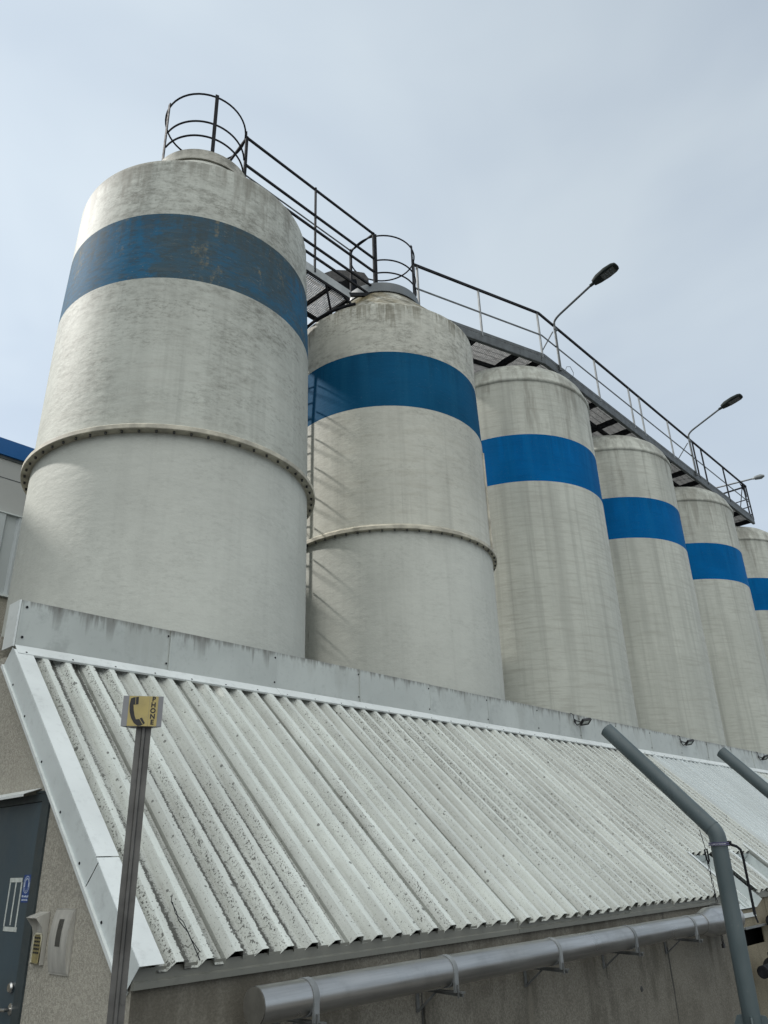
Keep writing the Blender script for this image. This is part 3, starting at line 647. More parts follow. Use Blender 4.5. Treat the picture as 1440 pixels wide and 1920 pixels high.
# ------------------------------------------------------------------ silos
KS = 0.73; SX = [4.381, 8.114, 11.826, 15.610, 19.394, 23.177]; SY = 7.30
def flanged_silo(i, label, rl, rfl, zf, rb, zb, rt, zt, rr, zr, m_up, m_bl, m_lo, m_col, m_top):
    x = SX[i]
    T = thing('silo', label, 'silo', (x, SY, ZS), 'row of storage silos')
    T['_o'] = (x, SY, 0.0); T.location = (x, SY, 0.0)
    rtop = rl + 0.002
    MB().lathe([(rl, ZS + 0.002), (rl, zf - 0.05)], x, SY, 128).build('lower_shell', m_lo, T)
    fl = MB().lathe([(rl - 0.002, zf - 0.072), (rfl - 0.006, zf - 0.072), (rfl, zf - 0.066), (rfl, zf - 0.024), (rfl - 0.012, zf - 0.012), (rtop + 0.01, zf + 0.012), (rtop - 0.003, zf + 0.03)], x, SY, 128)
    F = fl.build('flange', m_flange, T, sharp=40)
    nb = 60
    for k in range(nb):
        a = 2 * PI * (k + 0.5) / nb; r = (rl + rfl) / 2 + 0.004
        px, py = x + r * math.cos(a), SY + r * math.sin(a)
        MB().tube([(px, py, zf - 0.074), (px, py, zf - 0.096)], 0.013, 7).build('bolt', m_bolt, F)
    MB().lathe([(rtop, zf + 0.012), (rtop - 0.004, zf + 0.1), (rb, zb)], x, SY, 128).build('upper_shell', m_up, T)
    MB().lathe([(rb, zb), (rt, zt)], x, SY, 128).build('blue_band', m_bl, T)
    MB().lathe([(rt, zt), (rr, zr - 0.10), (rr - 0.012, zr - 0.045), (rr - 0.05, zr - 0.006), (rr - 0.11, zr + 0.022), (0.66, 10.36)], x, SY, 128).build('top_shell', m_top, T, sharp=60)
    MB().lathe([(0.66, 10.335), (0.715, 10.335), (0.715, 10.362), (0.672, 10.364), (0.672, 10.55), (0.655, 10.565), (0.3, 10.60), (0.0, 10.62)], x, SY, 64).build('collar', m_col, T, sharp=35)
    return T
m_neck = grp_material('neck_shell', (0.45, 0.44, 0.39), (0.25, 0.25, 0.21), 0.7, 0.4, 10.6, 0.3, 0.0, 2.0)
S1 = flanged_silo(0, 'off-white flanged silo at the left end of the row with a faded patchy blue band', 1.552, 1.646, 5.684, 1.540, 7.571, 1.512, 8.53, 1.490, 9.461, m_up1, m_bl1, m_lo1, m_neck, m_up1)
S2 = flanged_silo(1, 'cream flanged silo with an even dull dark blue band, second from the left', 1.536, 1.604, 5.728, 1.533, 7.581, 1.508, 8.53, 1.518, 9.461, m_up2, m_bl2, m_lo1, m_collar, m_top2)
tc_ = rad(299); MB().tube([(SX[1] + 1.545 * math.cos(tc_), SY + 1.545 * math.sin(tc_), 5.76), (SX[1] + 1.541 * math.cos(tc_), SY + 1.541 * math.sin(tc_), 6.6), (SX[1] + 1.537 * math.cos(tc_), SY + 1.537 * math.sin(tc_), 7.4)], 0.024, 10).build('conduit', m_flange, S2)
# moss on the neck of the second silo is part of its top; dark rim bar on its left shoulder
def arc(cx, cy, z, r, a0, a1, n=24): return [(cx + r * math.cos(rad(a0 + (a1 - a0) * k / n)), cy + r * math.sin(rad(a0 + (a1 - a0) * k / n)), z) for k in range(n + 1)]
def round_silo(i, label):
    x = SX[i]; r = 1.621
    T = thing('silo', label, 'silo', (x, SY, 0.0), 'row of storage silos')
    MB().lathe([(r, ZS + 0.002), (r, 7.634)], x, SY, 128).build('lower_shell', m_sm, T)
    MB().lathe([(r, 7.634), (r, 8.568)], x, SY, 128).build('blue_band', m_bl3, T)
    MB().lathe([(r, 8.568), (r, 9.70), (r + 0.028, 9.715), (r + 0.030, 9.765), (r + 0.006, 9.782), (r - 0.014, 9.88), (r - 0.06, 10.0), (r - 0.14, 10.12),
                (r - 0.27, 10.23), (r - 0.46, 10.32), (r - 0.72, 10.38), (0.45, 10.40)], x, SY, 128).build('dome_top', m_sm, T, sharp=60)
    H = MB().lathe([(0.42, 10.37), (0.42, 10.44), (0.47, 10.44), (0.47, 10.475), (0.30, 10.50), (0, 10.505)], x, SY, 40).build('hatch_cover', m_steel, T, sharp=35)
    lv = MB(); lv.tube([(x - 0.47, SY - 0.35, 10.45), (x - 0.1, SY - 0.45, 10.50), (x + 0.42, SY - 0.45, 10.50)], 0.014, 8); lv.tube([(x + 0.42, SY - 0.45, 10.33), (x + 0.42, SY - 0.45, 10.56)], 0.02, 8); lv.tube([(x + 0.36, SY - 0.45, 10.56), (x + 0.48, SY - 0.45, 10.56)], 0.015, 8)
    lv.build('lever', m_black, H)
    return T
S3 = round_silo(2, 'smooth round-topped silo with a bright blue band, directly right of the second flanged silo')
for i, lb in ((3, 'smooth round-topped silo fourth from the left, between the first and second catwalk lamps'),
              (4, 'smooth round-topped silo fifth from the left, under the second catwalk lamp'),
              (5, 'smooth round-topped silo at the right end of the row, cut by the photo edge')):
    dup(S3, (SX[i] - SX[2], 0, 0), lb)

# ------------------------------------------------------------------ hoop guards on the two flanged silos
HZ = (11.715, 11.165, 10.885)
def hoop_guard(i, cx, posts, label, legz):
    T = thing('hoop_guard', label, 'guard rail', (cx, SY, 10.5), 'ring guards on the silo tops')
    MB().tube(arc(cx, SY, HZ[0], 0.582, 0, 360, 48)[:-1], 0.0135, 8, closed=True).build('hoop', m_steel, T)
    for z in HZ[1:]: MB().tube(arc(cx, SY, z, 0.582, posts[0][0], posts[2][0], 30), 0.0135, 8).build('hoop', m_steel, T)
    for a, z0 in posts:
        px, py = cx + 0.60 * math.cos(rad(a)), SY + 0.60 * math.sin(rad(a))
        MB().bar((px, py, z0), (px, py, 11.74), 0.05, 0.014, (math.cos(rad(a)), math.sin(rad(a)), 0)).build('post', m_steel, T)
    return T
hoop_guard(0, 4.345, [(176, 10.30), (250, 10.40), (322, 10.30), (80, 10.5)], 'tall dark hoop guard around the top opening of the left end silo', 0)
hoop_guard(1, 8.19, [(211, 10.36), (284, 10.36), (327, 10.36), (146, 10.36)], 'dark hoop guard around the grey collar of the second silo', 0)

# ------------------------------------------------------------------ catwalks
def grating(mb, quad, n_long, n_cross, h=0.028, w=0.004):
    a, b, c, d = [Vector(p) for p in quad]      # a->b along, d->c along, a->d across
    for k in range(n_long + 1):
        t = k / n_long; mb.bar(a.lerp(b, t), d.lerp(c, t), w, h)
    for k in range(n_cross + 1):
        t = k / n_cross; mb.bar(a.lerp(d, t) + Vector((0, 0, 0.008)), b.lerp(c, t) + Vector((0, 0, 0.008)), 0.006, 0.008)
BR = thing('catwalk_bridge', 'short dark grated bridge with five rails linking the tops of the two flanged silos', 'catwalk', (4.86, 6.986, 9.94))
BZ = 9.95
gm = MB(); grating(gm, [(5.4, 6.99, BZ), (7.0, 6.99, BZ), (7.0, 7.72, BZ), (5.4, 7.72, BZ)], 46, 26, w=0.006); gm.build('grating', m_grate, BR)
MB().box(5.3, 7.02, 6.965, 6.972, BZ - 0.02, BZ + 0.13).build('toe_board', m_toe, BR)
bm_ = MB()
bm_.bar((5.3, 6.985, BZ - 0.03), (7.02, 6.985, BZ - 0.03), 0.02, 0.05); bm_.bar((5.3, 7.74, BZ - 0.03), (7.02, 7.74, BZ - 0.03), 0.03, 0.08)
for x in (5.55, 6.1, 6.6, 7.0): bm_.bar((x, 6.99, BZ - 0.045), (x, 7.74, BZ - 0.045), 0.05, 0.05)
bm_.bar((6.5, 6.99, BZ - 0.02), (6.85, 7.2, 9.5), 0.03, 0.03); bm_.bar((6.85, 6.99, BZ - 0.02), (7.25, 7.0, 9.78), 0.03, 0.03)
bm_.bar((6.2, 7.7, BZ - 0.05), (6.62, 7.55, 9.47), 0.035, 0.035); bm_.bar((7.0, 6.985, BZ + 0.05), (7.52, 6.98, 10.30), 0.05, 0.06); bm_.bar((7.0, 7.5, BZ + 0.05), (7.52, 7.5, 10.30), 0.05, 0.06)
bm_.build('beams', m_steel, BR)
MB().tube(arc(SX[1], SY, 9.475, 1.50, 165, 207, 20), 0.024, 8).build('rim_bar', m_steel, BR)
ld = MB(); ld.box(5.2, 6.42, 7.50, 8.42, 9.615, 9.622); ld.box(5.2, 6.42, 8.422, 8.45, 9.53, 9.66); ld.box(5.2, 6.42, 7.9, 7.95, 9.54, 9.613)
ld.build('shade_plate', m_steel, BR)  # unseen plate added to shade the upper left of the second silo
for z in (11.715, 11.155, 10.86, 10.51, 10.30):
    MB().bar((4.862, 6.986, z), (7.628, 6.986, z), 0.03, 0.034).build('rail', m_steel, BR)
for z in (11.715, 10.46):
    MB().bar((4.862, 7.56, z), (7.64, 7.56, z), 0.018, 0.02).build('rail', m_steel2, BR)
for x, y, z0, w in ((4.862, 6.986, 10.2, 0.04), (6.25, 6.97, 9.98, 0.026), (7.628, 6.986, 10.34, 0.045), (7.64, 7.56, 10.25, 0.04)):
    MB().bar((x, y, z0), (x, y, 11.74), w, 0.03, (0, 1, 0)).build('post', m_steel, BR)
MB().bar((7.628, 6.986, 11.715), (7.64, 7.56, 11.715), 0.025, 0.025).build('rail', m_steel, BR)
MB().bar((4.862, 6.986, 11.715), (4.80, 7.5, 11.35), 0.03, 0.03).build('rail', m_steel, BR)

CW = thing('catwalk', 'long grated steel catwalk with handrail running over the round-topped silos', 'catwalk', (8.78, 6.99, 10.67))
ZD = 10.67; YF = 6.11; YK = 7.22; XE = 23.05
P0 = Vector((8.72, 6.985, ZD)); P1 = Vector((11.56, 6.11, ZD)); P2 = Vector((XE, YF, ZD))
Q0 = Vector((9.1, 8.05, ZD)); Q1 = Vector((11.80, YK, ZD)); Q2 = Vector((XE, YK, ZD))
gm = MB(); grating(gm, [P0, P1, Q1, Q0], 90, 9, h=0.05); gm.build('grating', m_grate, CW)
gm = MB(); grating(gm, [P1, P2, Q2, Q1], 330, 9, h=0.05); gm.build('grating', m_grate, CW)
def channel(mb, a, b, depth=0.16, fl=0.06):
    d = (b - a).normalized(); out = Vector((d.y, -d.x, 0))
    mb.bar(a - Vector((0, 0, depth / 2 + 0.02)), b - Vector((0, 0, depth / 2 + 0.02)), 0.008, depth)
    mb.bar(a + out * -fl / 2 - Vector((0, 0, depth + 0.024)), b + out * -fl / 2 - Vector((0, 0, depth + 0.024)), fl, 0.008)
    mb.bar(a + out * -fl / 2 - Vector((0, 0, 0.0165)), b + out * -fl / 2 - Vector((0, 0, 0.0165)), fl, 0.007)
    mb.bar(a + out * 0.004 + Vector((0, 0, 0.02)), b + out * 0.004 + Vector((0, 0, 0.02)), 0.006, 0.066)
for a, b in ((P0, P1), (P1, P2)):
    cm = MB(); channel(cm, a, b); cm.build('edge_beam', m_steel2, CW)
for a, b in ((Q0, Q1), (Q1, Q2)):
    cm = MB(); cm.bar(a - Vector((0, 0, 0.10)), b - Vector((0, 0, 0.10)), 0.06, 0.15); cm.build('edge_beam', m_steel2, CW)
cb = MB()
for x in (13.0, 13.75, 14.7, 15.35, 16.6, 17.5, 18.35, 19.2, 20.3, 21.2, 22.1, 22.95): cb.bar((x, YF + 0.03, ZD - 0.09), (x, YK - 0.03, ZD - 0.09), 0.06, 0.12)
for t in (0.45, 0.80, 0.98): cb.bar(P0.lerp(P1, t) - Vector((0, 0, 0.09)), Q0.lerp(Q1, t * 0.96) - Vector((0, 0, 0.09)), 0.07, 0.12)
cb.bar((13.0, YF + 0.6, ZD - 0.09), (XE - 0.1, YF + 0.6, ZD - 0.09), 0.05, 0.08)
cb.bar((9.6, 7.45, ZD - 0.085), (11.6, 6.8, ZD - 0.085), 0.05, 0.08)
for x in (13.55, 17.4, 21.1): cb.bar((x, YF + 0.5, ZD - 0.09), (x + 0.1, YF + 0.5, 9.95), 0.05, 0.05)
cb.build('cross_beams', m_steel, CW)
for pa_, pb_ in ((P0, P1), (P1, P2)):
    MB().bar(pa_ + Vector((0, 0, 1.05)), pb_ + Vector((0, 0, 1.05)), 0.034, 0.05).build('handrail', m_steel, CW)
    MB().bar(pa_ + Vector((0, 0, 0.505)), pb_ + Vector((0, 0, 0.505)), 0.012, 0.035).build('mid_rail', m_steel2, CW)
def post(p, mat, w=0.038): MB().bar(p + Vector((0, 0.004, -0.05)), p + Vector((0, 0.004, 1.03)), w, 0.03, (0, 1, 0)).build('post', mat, CW)
for t in (0.02, 0.49, 0.985): post(P0.lerp(P1, t), m_galv)
for x in (13.80, 15.42, 15.96, 17.54): post(Vector((x, YF, ZD)), m_galv)
for x in (19.10, 19.65, 21.21, 22.78, 23.03): post(Vector((x, YF, ZD)), m_steel, 0.045)
# end gate
eg = MB()
eg.bar((23.03, YF, 11.715), (23.03, YK, 11.715), 0.034, 0.04); eg.bar((23.03, YK, 10.65), (23.03, YK, 11.73), 0.04, 0.03)
for z in (11.30, 11.05, 10.80): eg.bar((23.03, YF, z), (23.03, YK, z), 0.02, 0.025)
eg.bar((22.1, YF + 0.03, 10.72), (22.76, YF + 0.03, 11.62), 0.02, 0.02); eg.bar((22.5, YK, 11.715), (22.5, YF + 0.1, 10.8), 0.02, 0.02)
eg.prism([(0, 0), (-0.42, 0), (0, -0.34)], (22.99, YF + 0.02, 11.69), (1, 0, 0), (0, 0, 1), (0, 1, 0), 0.012)
eg.build('end_gate', m_steel, CW)
# far side rail, partly hidden
for a, b in ((Q1, Q2),):
    MB().bar(a + Vector((0, 0, 0.13)), b + Vector((0, 0, 0.13)), 0.012, 0.12).build('toe_board', m_steel, CW)

# lamps clamped to the catwalk
def lamp(x, label):
    T = thing('street_lamp', label, 'lamp', (x, YF - 0.03, ZD - 0.08), 'lamps on the catwalk')
    y0 = YF - 0.035
    pts = [(x, y0, ZD - 0.10), (x, y0, 11.72)]
    for k in range(1, 7):
        t = k / 6; pts.append((x, y0 - 0.17 * t * t, 11.72 + 0.20 * t - 0.03 * t * t))
    pts.append((x, 5.13, 12.185)); MB().tube(pts, [0.026] * 2 + [0.0235] * (len(pts) - 2), 10).build('pole', m_steel2, T)
    br = MB(); br.bar((x, y0 + 0.05, 11.56), (x, YK - 0.3, ZD + 0.02), 0.018, 0.018); br.bar((x - 0.04, y0 - 0.01, 11.60), (x + 0.07, y0 - 0.01, 11.60), 0.03, 0.05); br.build('brace', m_steel2, T)
    # head: tapered body with a lens plate beneath
    d = Vector((0, -0.975, 0.222)).normalized(); u = Vector((0, 0.222, 0.975)); sx = Vector((1, 0, 0)); o = Vector((x, 5.13, 12.185))
    secs = [(-0.04, 0.028, 0.03, 0.03), (0.04, 0.03, 0.03, 0.03), (0.045, 0.075, 0.03, 0.055), (0.16, 0.115, 0.03, 0.085), (0.36, 0.145, 0.03, 0.08), (0.52, 0.135, 0.03, 0.06), (0.585, 0.10, 0.025, 0.04), (0.60, 0.05, 0.01, 0.02)]
    hb = MB(); n = 12; vs = []; fs = []
    for t, w, lo, hi in secs:
        for k in range(n):
            a = 2 * PI * k / n; cx_, sz = math.cos(a), math.sin(a)
            px = math.copysign(abs(cx_) ** 0.6, cx_) * w; pz = math.copysign(abs(sz) ** 0.6, sz) * (hi if sz > 0 else lo)
            vs.append(o + d * t + sx * px + u * pz)
    for i in range(len(secs) - 1):
        for k in range(n): fs.append((i * n + k, i * n + (k + 1) % n, (i + 1) * n + (k + 1) % n, (i + 1) * n + k))
    fs += [tuple(range(n)), tuple((len(secs) - 1) * n + k for k in range(n))]
    H = hb.add(vs, fs).build('lamp_head', m_lamp, T, sharp=40)
    MB().frame_box(o, sx, d, u, (-0.10, 0.10), (0.24, 0.53), (-0.036, -0.031)).build('lens', m_lens, H)
    for i in range(4):
        for j in range(3): MB().frame_box(o, sx, d, u, (-0.075 + j * 0.055, -0.04 + j * 0.055), (0.27 + i * 0.06, 0.30 + i * 0.06), (-0.038, -0.0365)).build('led_chip', m_collar, H)
    return T
L1 = lamp(12.09, 'lamp on a bent arm rising from the catwalk bend above the third silo')
dup(L1, (18.779 - 12.09, 0, 0), 'smaller looking lamp on a bent arm farther along the catwalk, above the fifth silo')
L3 = thing('street_lamp', 'small pale lamp on a straight arm poking out near the catwalk end', 'lamp', (22.6, 6.9, ZD), 'lamps on the catwalk')
MB().tube([(22.6, 6.9, 10.65), (22.6, 6.9, 11.74), (22.6, 6.84, 11.782), (22.6, 5.74, 11.70)], 0.024, 10).build('pole', m_galv, L3)
MB().tube([(22.6, 5.76, 11.70), (22.6, 5.72, 11.70), (22.6, 5.69, 11.70), (22.6, 5.52, 11.688), (22.6, 5.43, 11.682)], [0.03, 0.035, 0.06, 0.075, 0.03], 12).build('lamp_head', plain('pale_lamp', (0.17, 0.185, 0.19), 0.45, 0.2), L3)
# cable loop left hanging off the deck edge
tag(MB().tube([(12.22, YF - 0.05, 10.58), (12.30, YF - 0.07, 10.75), (12.42, YF - 0.09, 10.80), (12.52, YF - 0.09, 10.70), (12.50, YF - 0.07, 10.56), (12.38, YF - 0.05, 10.52)], 0.006, 6).build('cable', m_steel2, None, origin=(12.2, YF, 10.55)), 'thin loop of cable sticking out past the catwalk edge beside the first lamp', 'cable')

# black exhaust hood behind the second silo's collar
EH = thing('exhaust_hood', 'black angular exhaust hood seen behind the bridge, left of the grey collar', 'hood', (8.2, 8.35, 9.9))
PXS = 0.0098; HP = [(0, 0), (18, 7), (47, 5), (75, -1), (83, -14), (76, -38), (62, -30), (60, -15), (47, -13), (32, -19), (20, -19)]
MB().prism([(u_ * PXS, v_ * PXS * 1.09) for u_, v_ in HP], (7.587, 8.2, 11.57), (0.682, -0.731, 0), (0, 0, 1), (0.731, 0.682, 0), 0.45).build('spout', m_black, EH)
MB().box(8.25, 8.55, 8.0, 8.3, 9.9, 11.2).build('riser', m_black, EH)

# caged ladder on the hidden flank of the second silo (its shadow falls on the silo)
LD = thing('caged_ladder', 'steel caged access ladder on the shaded gap side of the second silo', 'ladder', (6.45, 7.65, 3.0))
th = rad(163); er = Vector((math.cos(th), math.sin(th), 0)); et = Vector((-math.sin(th), math.cos(th), 0)); cc = Vector((SX[1], SY, 0))
st = cc + er * (1.604 + 0.10)
for s_ in (-1, 1): MB().bar(st + et * 0.2 * s_ + Vector((0, 0, 2.9)), st + et * 0.2 * s_ + Vector((0, 0, 9.4)), 0.032, 0.02, er).build('stile', m_galv, LD)
ru = MB()
for k in range(22): ru.tube([st + et * 0.2 + Vector((0, 0, 3.0 + k * 0.29)), st - et * 0.2 + Vector((0, 0, 3.0 + k * 0.29))], 0.011, 6)
ru.build('rungs', m_galv, LD)
cg = MB()
for k in range(11):
    z = 4.3 + k * 0.47; pts = [st + et * 0.2 * 1 + er * 0.0]
    pts = [st + et * (0.36 * math.cos(a)) + er * (0.30 + 0.38 * math.sin(a)) + Vector((0, 0, z)) for a in [rad(-50 + 280 * i / 20) for i in range(21)]]
    cg.tube(pts, 0.012, 6)
for a in (20, 90, 160): p = st + et * (0.36 * math.cos(rad(a))) + er * (0.30 + 0.38 * math.sin(rad(a))); cg.bar(p + Vector((0, 0, 4.3)), p + Vector((0, 0, 9.1)), 0.026, 0.008, er)
cg.build('cage', m_galv, LD)

# ------------------------------------------------------------------ floodlights on the parapet
def floodlight(x, label):
    y = YP - 0.004; z = 3.335
    T = thing('floodlight', label, 'floodlight', (x, y, z), 'floodlights on the parapet')
    br = MB(); br.bar((x - 0.06, y - 0.008, z + 0.01), (x + 0.05, y - 0.06, z - 0.012), 0.02, 0.010); br.box(x - 0.075, x - 0.045, y - 0.010, y, z - 0.015, z + 0.03); br.build('bracket', m_black, T)
    ax = Vector((0.94, -0.30, 0.16)).normalized(); nn = Vector((0.10, -0.62, -0.78)); nn = (nn - ax * nn.dot(ax)).normalized(); ay = nn.cross(ax)
    o = Vector((x + 0.085, y - 0.085, z - 0.005))
    hb = MB()
    hb.frame_box(o, ax, ay, nn, (-0.0736, 0.0736), (-0.0499, 0.0499), (-0.022, 0.0))
    for a_, b_ in (((-0.0736, 0.0736), (-0.0499, -0.0371)), ((-0.0736, 0.0736), (0.0371, 0.0499)), ((-0.0736, -0.0608), (-0.0370, 0.0370)), ((0.0608, 0.0736), (-0.0370, 0.0370))): hb.frame_box(o, ax, ay, nn, a_, b_, (0.0005, 0.014))
    H = hb.build('lamp_body', m_black, T)
    MB().frame_box(o, ax, ay, nn, (-0.0602, 0.0602), (-0.0365, 0.0365), (0.002, 0.005)).build('glass', m_glass, H)
    cab = MB(); cab.tube([(x - 0.16, y - 0.01, PZ1 + 0.0), (x - 0.115, y - 0.02, PZ1 - 0.01), (x - 0.10, y - 0.018, z - 0.01), (x - 0.06, y - 0.03, z - 0.055), (x + 0.0, y - 0.05, z - 0.03)], 0.006, 6); cab.build('cable', m_black, T)
    return T
FL = floodlight(9.64, 'small black floodlight on the parapet just left of the nearer grey pipe')
dup(FL, (13.03 - 9.64, 0, 0), 'small black floodlight on the parapet between the two grey pipes')
dup(FL, (16.62 - 9.64, 0, 0), 'small black floodlight on the parapet at the right photo edge')

# ------------------------------------------------------------------ grey filling pipes
def filling_pipe(x, label):
    y = 2.30; r = 0.0575; T = thing('filling_pipe', label, 'pipe', (x, y, 0), 'grey filling pipes')
    zc = 1.735
    up = MB(); pts = []
    c0 = Vector((x, y, zc + 0.01)); rb = 0.10; ang = rad(47.6)
    ctr = Vector((x, y + rb, zc + 0.035))
    for k in range(9):
        a = (PI / 2 - (PI / 2 - ang) * 0) ; t = k / 8 * (PI / 2 - ang)
        pts.append(ctr + Vector((0, -rb * math.cos(t), rb * math.sin(t))))
    e = pts[-1]; d = Vector((0, math.cos(ang), math.sin(ang)))
    pts = [c0] + pts + [e + d * 1.035]
    up.tube(pts, r, 28); up.build('upper_tube', m_pipe, T, sharp=50)
    MB().tube([(x, y, 0.03), (x, y, zc - 0.012)], r * 0.985, 28).build('lower_tube', m_pipe, T, sharp=50)
    MB().tube([(x, y, zc - 0.011), (x, y, zc - 0.003)], r + 0.012, 28).tube([(x, y, zc + 0.0), (x, y, zc + 0.009)], r + 0.010, 28).build('coupling_flange', m_purple, T)
    wd = MB(); wd.tube([e - d * 0.004, e + d * 0.004], r + 0.0022, 28); wd.build('weld', m_pipe, T)
    gu = MB()
    for a in (20, 110, 200, 290):
        u = Vector((math.cos(rad(a)), math.sin(rad(a)), 0)); w = Vector((-u.y, u.x, 0))
        gu.prism([(r - 0.002, 0.03), (r + 0.085, 0.03), (r + 0.085, 0.60), (r + 0.03, 0.715), (r - 0.002, 0.72)], Vector((x, y, 0)) - w * 0.005, u, (0, 0, 1), w, 0.01)
    gu.box(x - 0.2, x + 0.2, y - 0.2, y + 0.2, 0.004, 0.029); gu.build('foot', m_pipe, T)
    ba = MB(); ba.tube([(x + 0.045, y - 0.045, zc), (x + 0.085, y - 0.087, zc - 0.02), (x + 0.10, y - 0.105, zc - 0.04), (x + 0.104, y - 0.11, zc - 0.09), (x + 0.106, y - 0.112, 1.33)], 0.0095, 8)
    ba.box(x + 0.03, x + 0.055, y - 0.07, y - 0.04, zc - 0.016, zc + 0.016); ba.box(x + 0.095, x + 0.118, y - 0.118, y - 0.106, 1.29, 1.34); ba.bar((x + 0.106, y - 0.112, 1.29), (x + 0.12, y - 0.118, 1.24), 0.008, 0.008); ba.build('lever', m_steel, T)
    return T
PX = 5.905
filling_pipe(PX, 'grey green filling pipe bent over the roof, standing in front of the stainless duct end')
filling_pipe(8.275, 'second grey green filling pipe, farther off at the right photo edge')
CN = thing('chain', 'thin dark chain with a shackle hanging from the nearer grey pipe elbow', 'chain', (PX - 0.1, 2.36, 1.35))
ch = MB(); p0 = Vector((PX - 0.045, 2.40, 1.83)); p1 = Vector((PX - 0.085, 2.365, 1.70)); p2 = Vector((PX - 0.085, 2.355, 1.38))
ch.tube([p0, p1], 0.0025, 6)
for k in range(13):
    q = (p1 - Vector((0, 0, 0.09))).lerp(p2, k / 12); s_ = Vector((0.005, 0, 0)) if k % 2 else Vector((0, 0.005, 0))
    ch.tube([q + s_ + Vector((0, 0, 0.009)), q - s_ + Vector((0, 0, 0.009)), q - s_ - Vector((0, 0, 0.009)), q + s_ - Vector((0, 0, 0.009))], 0.0022, 5, closed=True)
ch.build('links', m_steel, CN)
MB().tube([p1 + Vector((-0.02, 0, 0.0)), p1 + Vector((0.022, 0, 0.004)), p1 + Vector((0.026, 0, -0.075)), p1 + Vector((0.008, 0, -0.088)), p1 + Vector((-0.014, 0, -0.06))], 0.006, 8, closed=True).build('shackle', m_steel, CN)

# ------------------------------------------------------------------ stainless duct along the wall
DU = thing('exhaust_duct', 'long brushed stainless duct clamped along the front wall below the eaves', 'duct', (2.6, 3.22, 1.109))
DYc, DZc, DR = 3.22, 1.111, 0.0785
MB().tube([(2.575, DYc, DZc), (7.50, DYc, DZc)], DR, 40, cap=False).build('tube', m_inox, DU)
MB().tube([(2.571, DYc, DZc), (2.574, DYc, DZc)], DR * 0.985, 40).build('end_cap', m_inoxcap, DU)
rd = MB(); rd.tube([(7.50, DYc, DZc), (7.52, DYc, DZc), (7.70, DYc, DZc), (7.72, DYc, DZc), (8.20, DYc, DZc), (8.22, DYc, DZc), (8.3, DYc + 0.03, DZc), (8.36, DYc + 0.14, DZc), (8.36, DYc + 0.26, DZc)], [DR + 0.006, DR + 0.002, 0.115, 0.118, 0.118, 0.122, 0.118, 0.115, 0.115], 36)
rd.build('reducer', m_inox, DU, sharp=25)
for x in (2.88, 3.937, 5.054, 6.13, 7.229):
    K_ = MB(); K_.tube([(x - 0.019, DYc, DZc), (x + 0.019, DYc, DZc)], DR + 0.0035, 40, cap=True)
    K_.box(x - 0.016, x + 0.016, DYc - DR - 0.004, DYc - DR + 0.012, DZc - DR - 0.02, DZc); K_.build('clamp', m_galv, DU)
    W_ = MB(); z = DZc - DR - 0.012
    W_.bar((x + 0.02, DYc - DR - 0.03, z - 0.01), (x + 0.02, 3.459, z - 0.01), 0.034, 0.008); W_.bar((x + 0.02, DYc - DR - 0.026, z - 0.022), (x + 0.02, 3.40, z - 0.012), 0.008, 0.018)
    W_.bar((x + 0.02, 3.31, z - 0.02), (x + 0.02, 3.45, z - 0.125), 0.010, 0.010); W_.bar((x + 0.02, 3.4535, z), (x + 0.02, 3.4535, z - 0.13), 0.022, 0.010, (0, 1, 0))
    W_.bar((x - 0.005, DYc - DR - 0.012, z - 0.035), (x - 0.005, DYc - DR - 0.012, z + 0.03), 0.008, 0.008)
    W_.build('bracket', m_brk, DU)
PD = thing('padlock', 'small dark padlock hanging open shackled below the duct end', 'padlock', (7.885, 3.20, 0.9))
MB().box(7.862, 7.905, 3.192, 3.212, 0.893, 0.925).build('body', m_black, PD, bevel=0.003)
MB().tube([(7.872, 3.202, 0.924), (7.868, 3.202, 0.985), (7.876, 3.202, 1.0), (7.892, 3.202, 1.0), (7.900, 3.202, 0.985), (7.897, 3.202, 0.924)], 0.0042, 8).build('shackle', m_steel, PD)
# pipe stub by the recess and the coupling near the ground
tag(MB().tube([(9.62, 3.34, 0.99), (9.66, 3.34, 0.99), (9.67, 3.34, 0.99), (10.9, 3.34, 0.99)], [0.062, 0.062, 0.05, 0.05], 24).build('pipe_stub', m_steel, None, origin=(9.62, 3.34, 0.99)), 'dull dark horizontal pipe stub beside the black wall recess', 'pipe')
CP = thing('hose_coupling', 'black clamped hose coupling low on the wall behind the grey pipe foot', 'coupling', (8.9, 3.2, 0.6))
MB().tube([(8.7, 3.2, 0.62), (10.5, 3.2, 0.62)], 0.055, 24).build('hose', m_steel, CP)
MB().tube([(9.0, 3.2, 0.62), (9.10, 3.2, 0.62)], 0.10, 24).tube([(9.13, 3.2, 0.62), (9.22, 3.2, 0.62)], 0.11, 24).box(9.0, 9.22, 3.17, 3.23, 0.70, 0.76).build('clamp', m_black, CP)

# loose wire on the roof, mounting hole mark
def rw(x, y): return rp(x, s_of_y(y), 0.0)
tag(MB().tube([rp(2.408, s_of_y(3.70), 0.018), rp(2.378, s_of_y(3.665), 0.026), rp(2.384, s_of_y(3.62), 0.022), rp(2.372, s_of_y(3.58), 0.024), rp(2.398, s_of_y(3.53), 0.018), rp(2.412, s_of_y(3.475), 0.0), rp(2.42, s_of_y(3.43), -0.012)], 0.0022, 6)
    .tube([rp(2.382, s_of_y(3.66), 0.028), rp(2.372, s_of_y(3.61), 0.024), rp(2.392, s_of_y(3.57), 0.026), rp(2.402, s_of_y(3.50), 0.014), rp(2.44, s_of_y(3.44), -0.006)], 0.0018, 6)
    .build('loose_wire', m_steel, None, origin=(2.4, 3.55, 1.4)), 'thin twisted wire lying on the roof sheets near the lower left corner', 'wire')

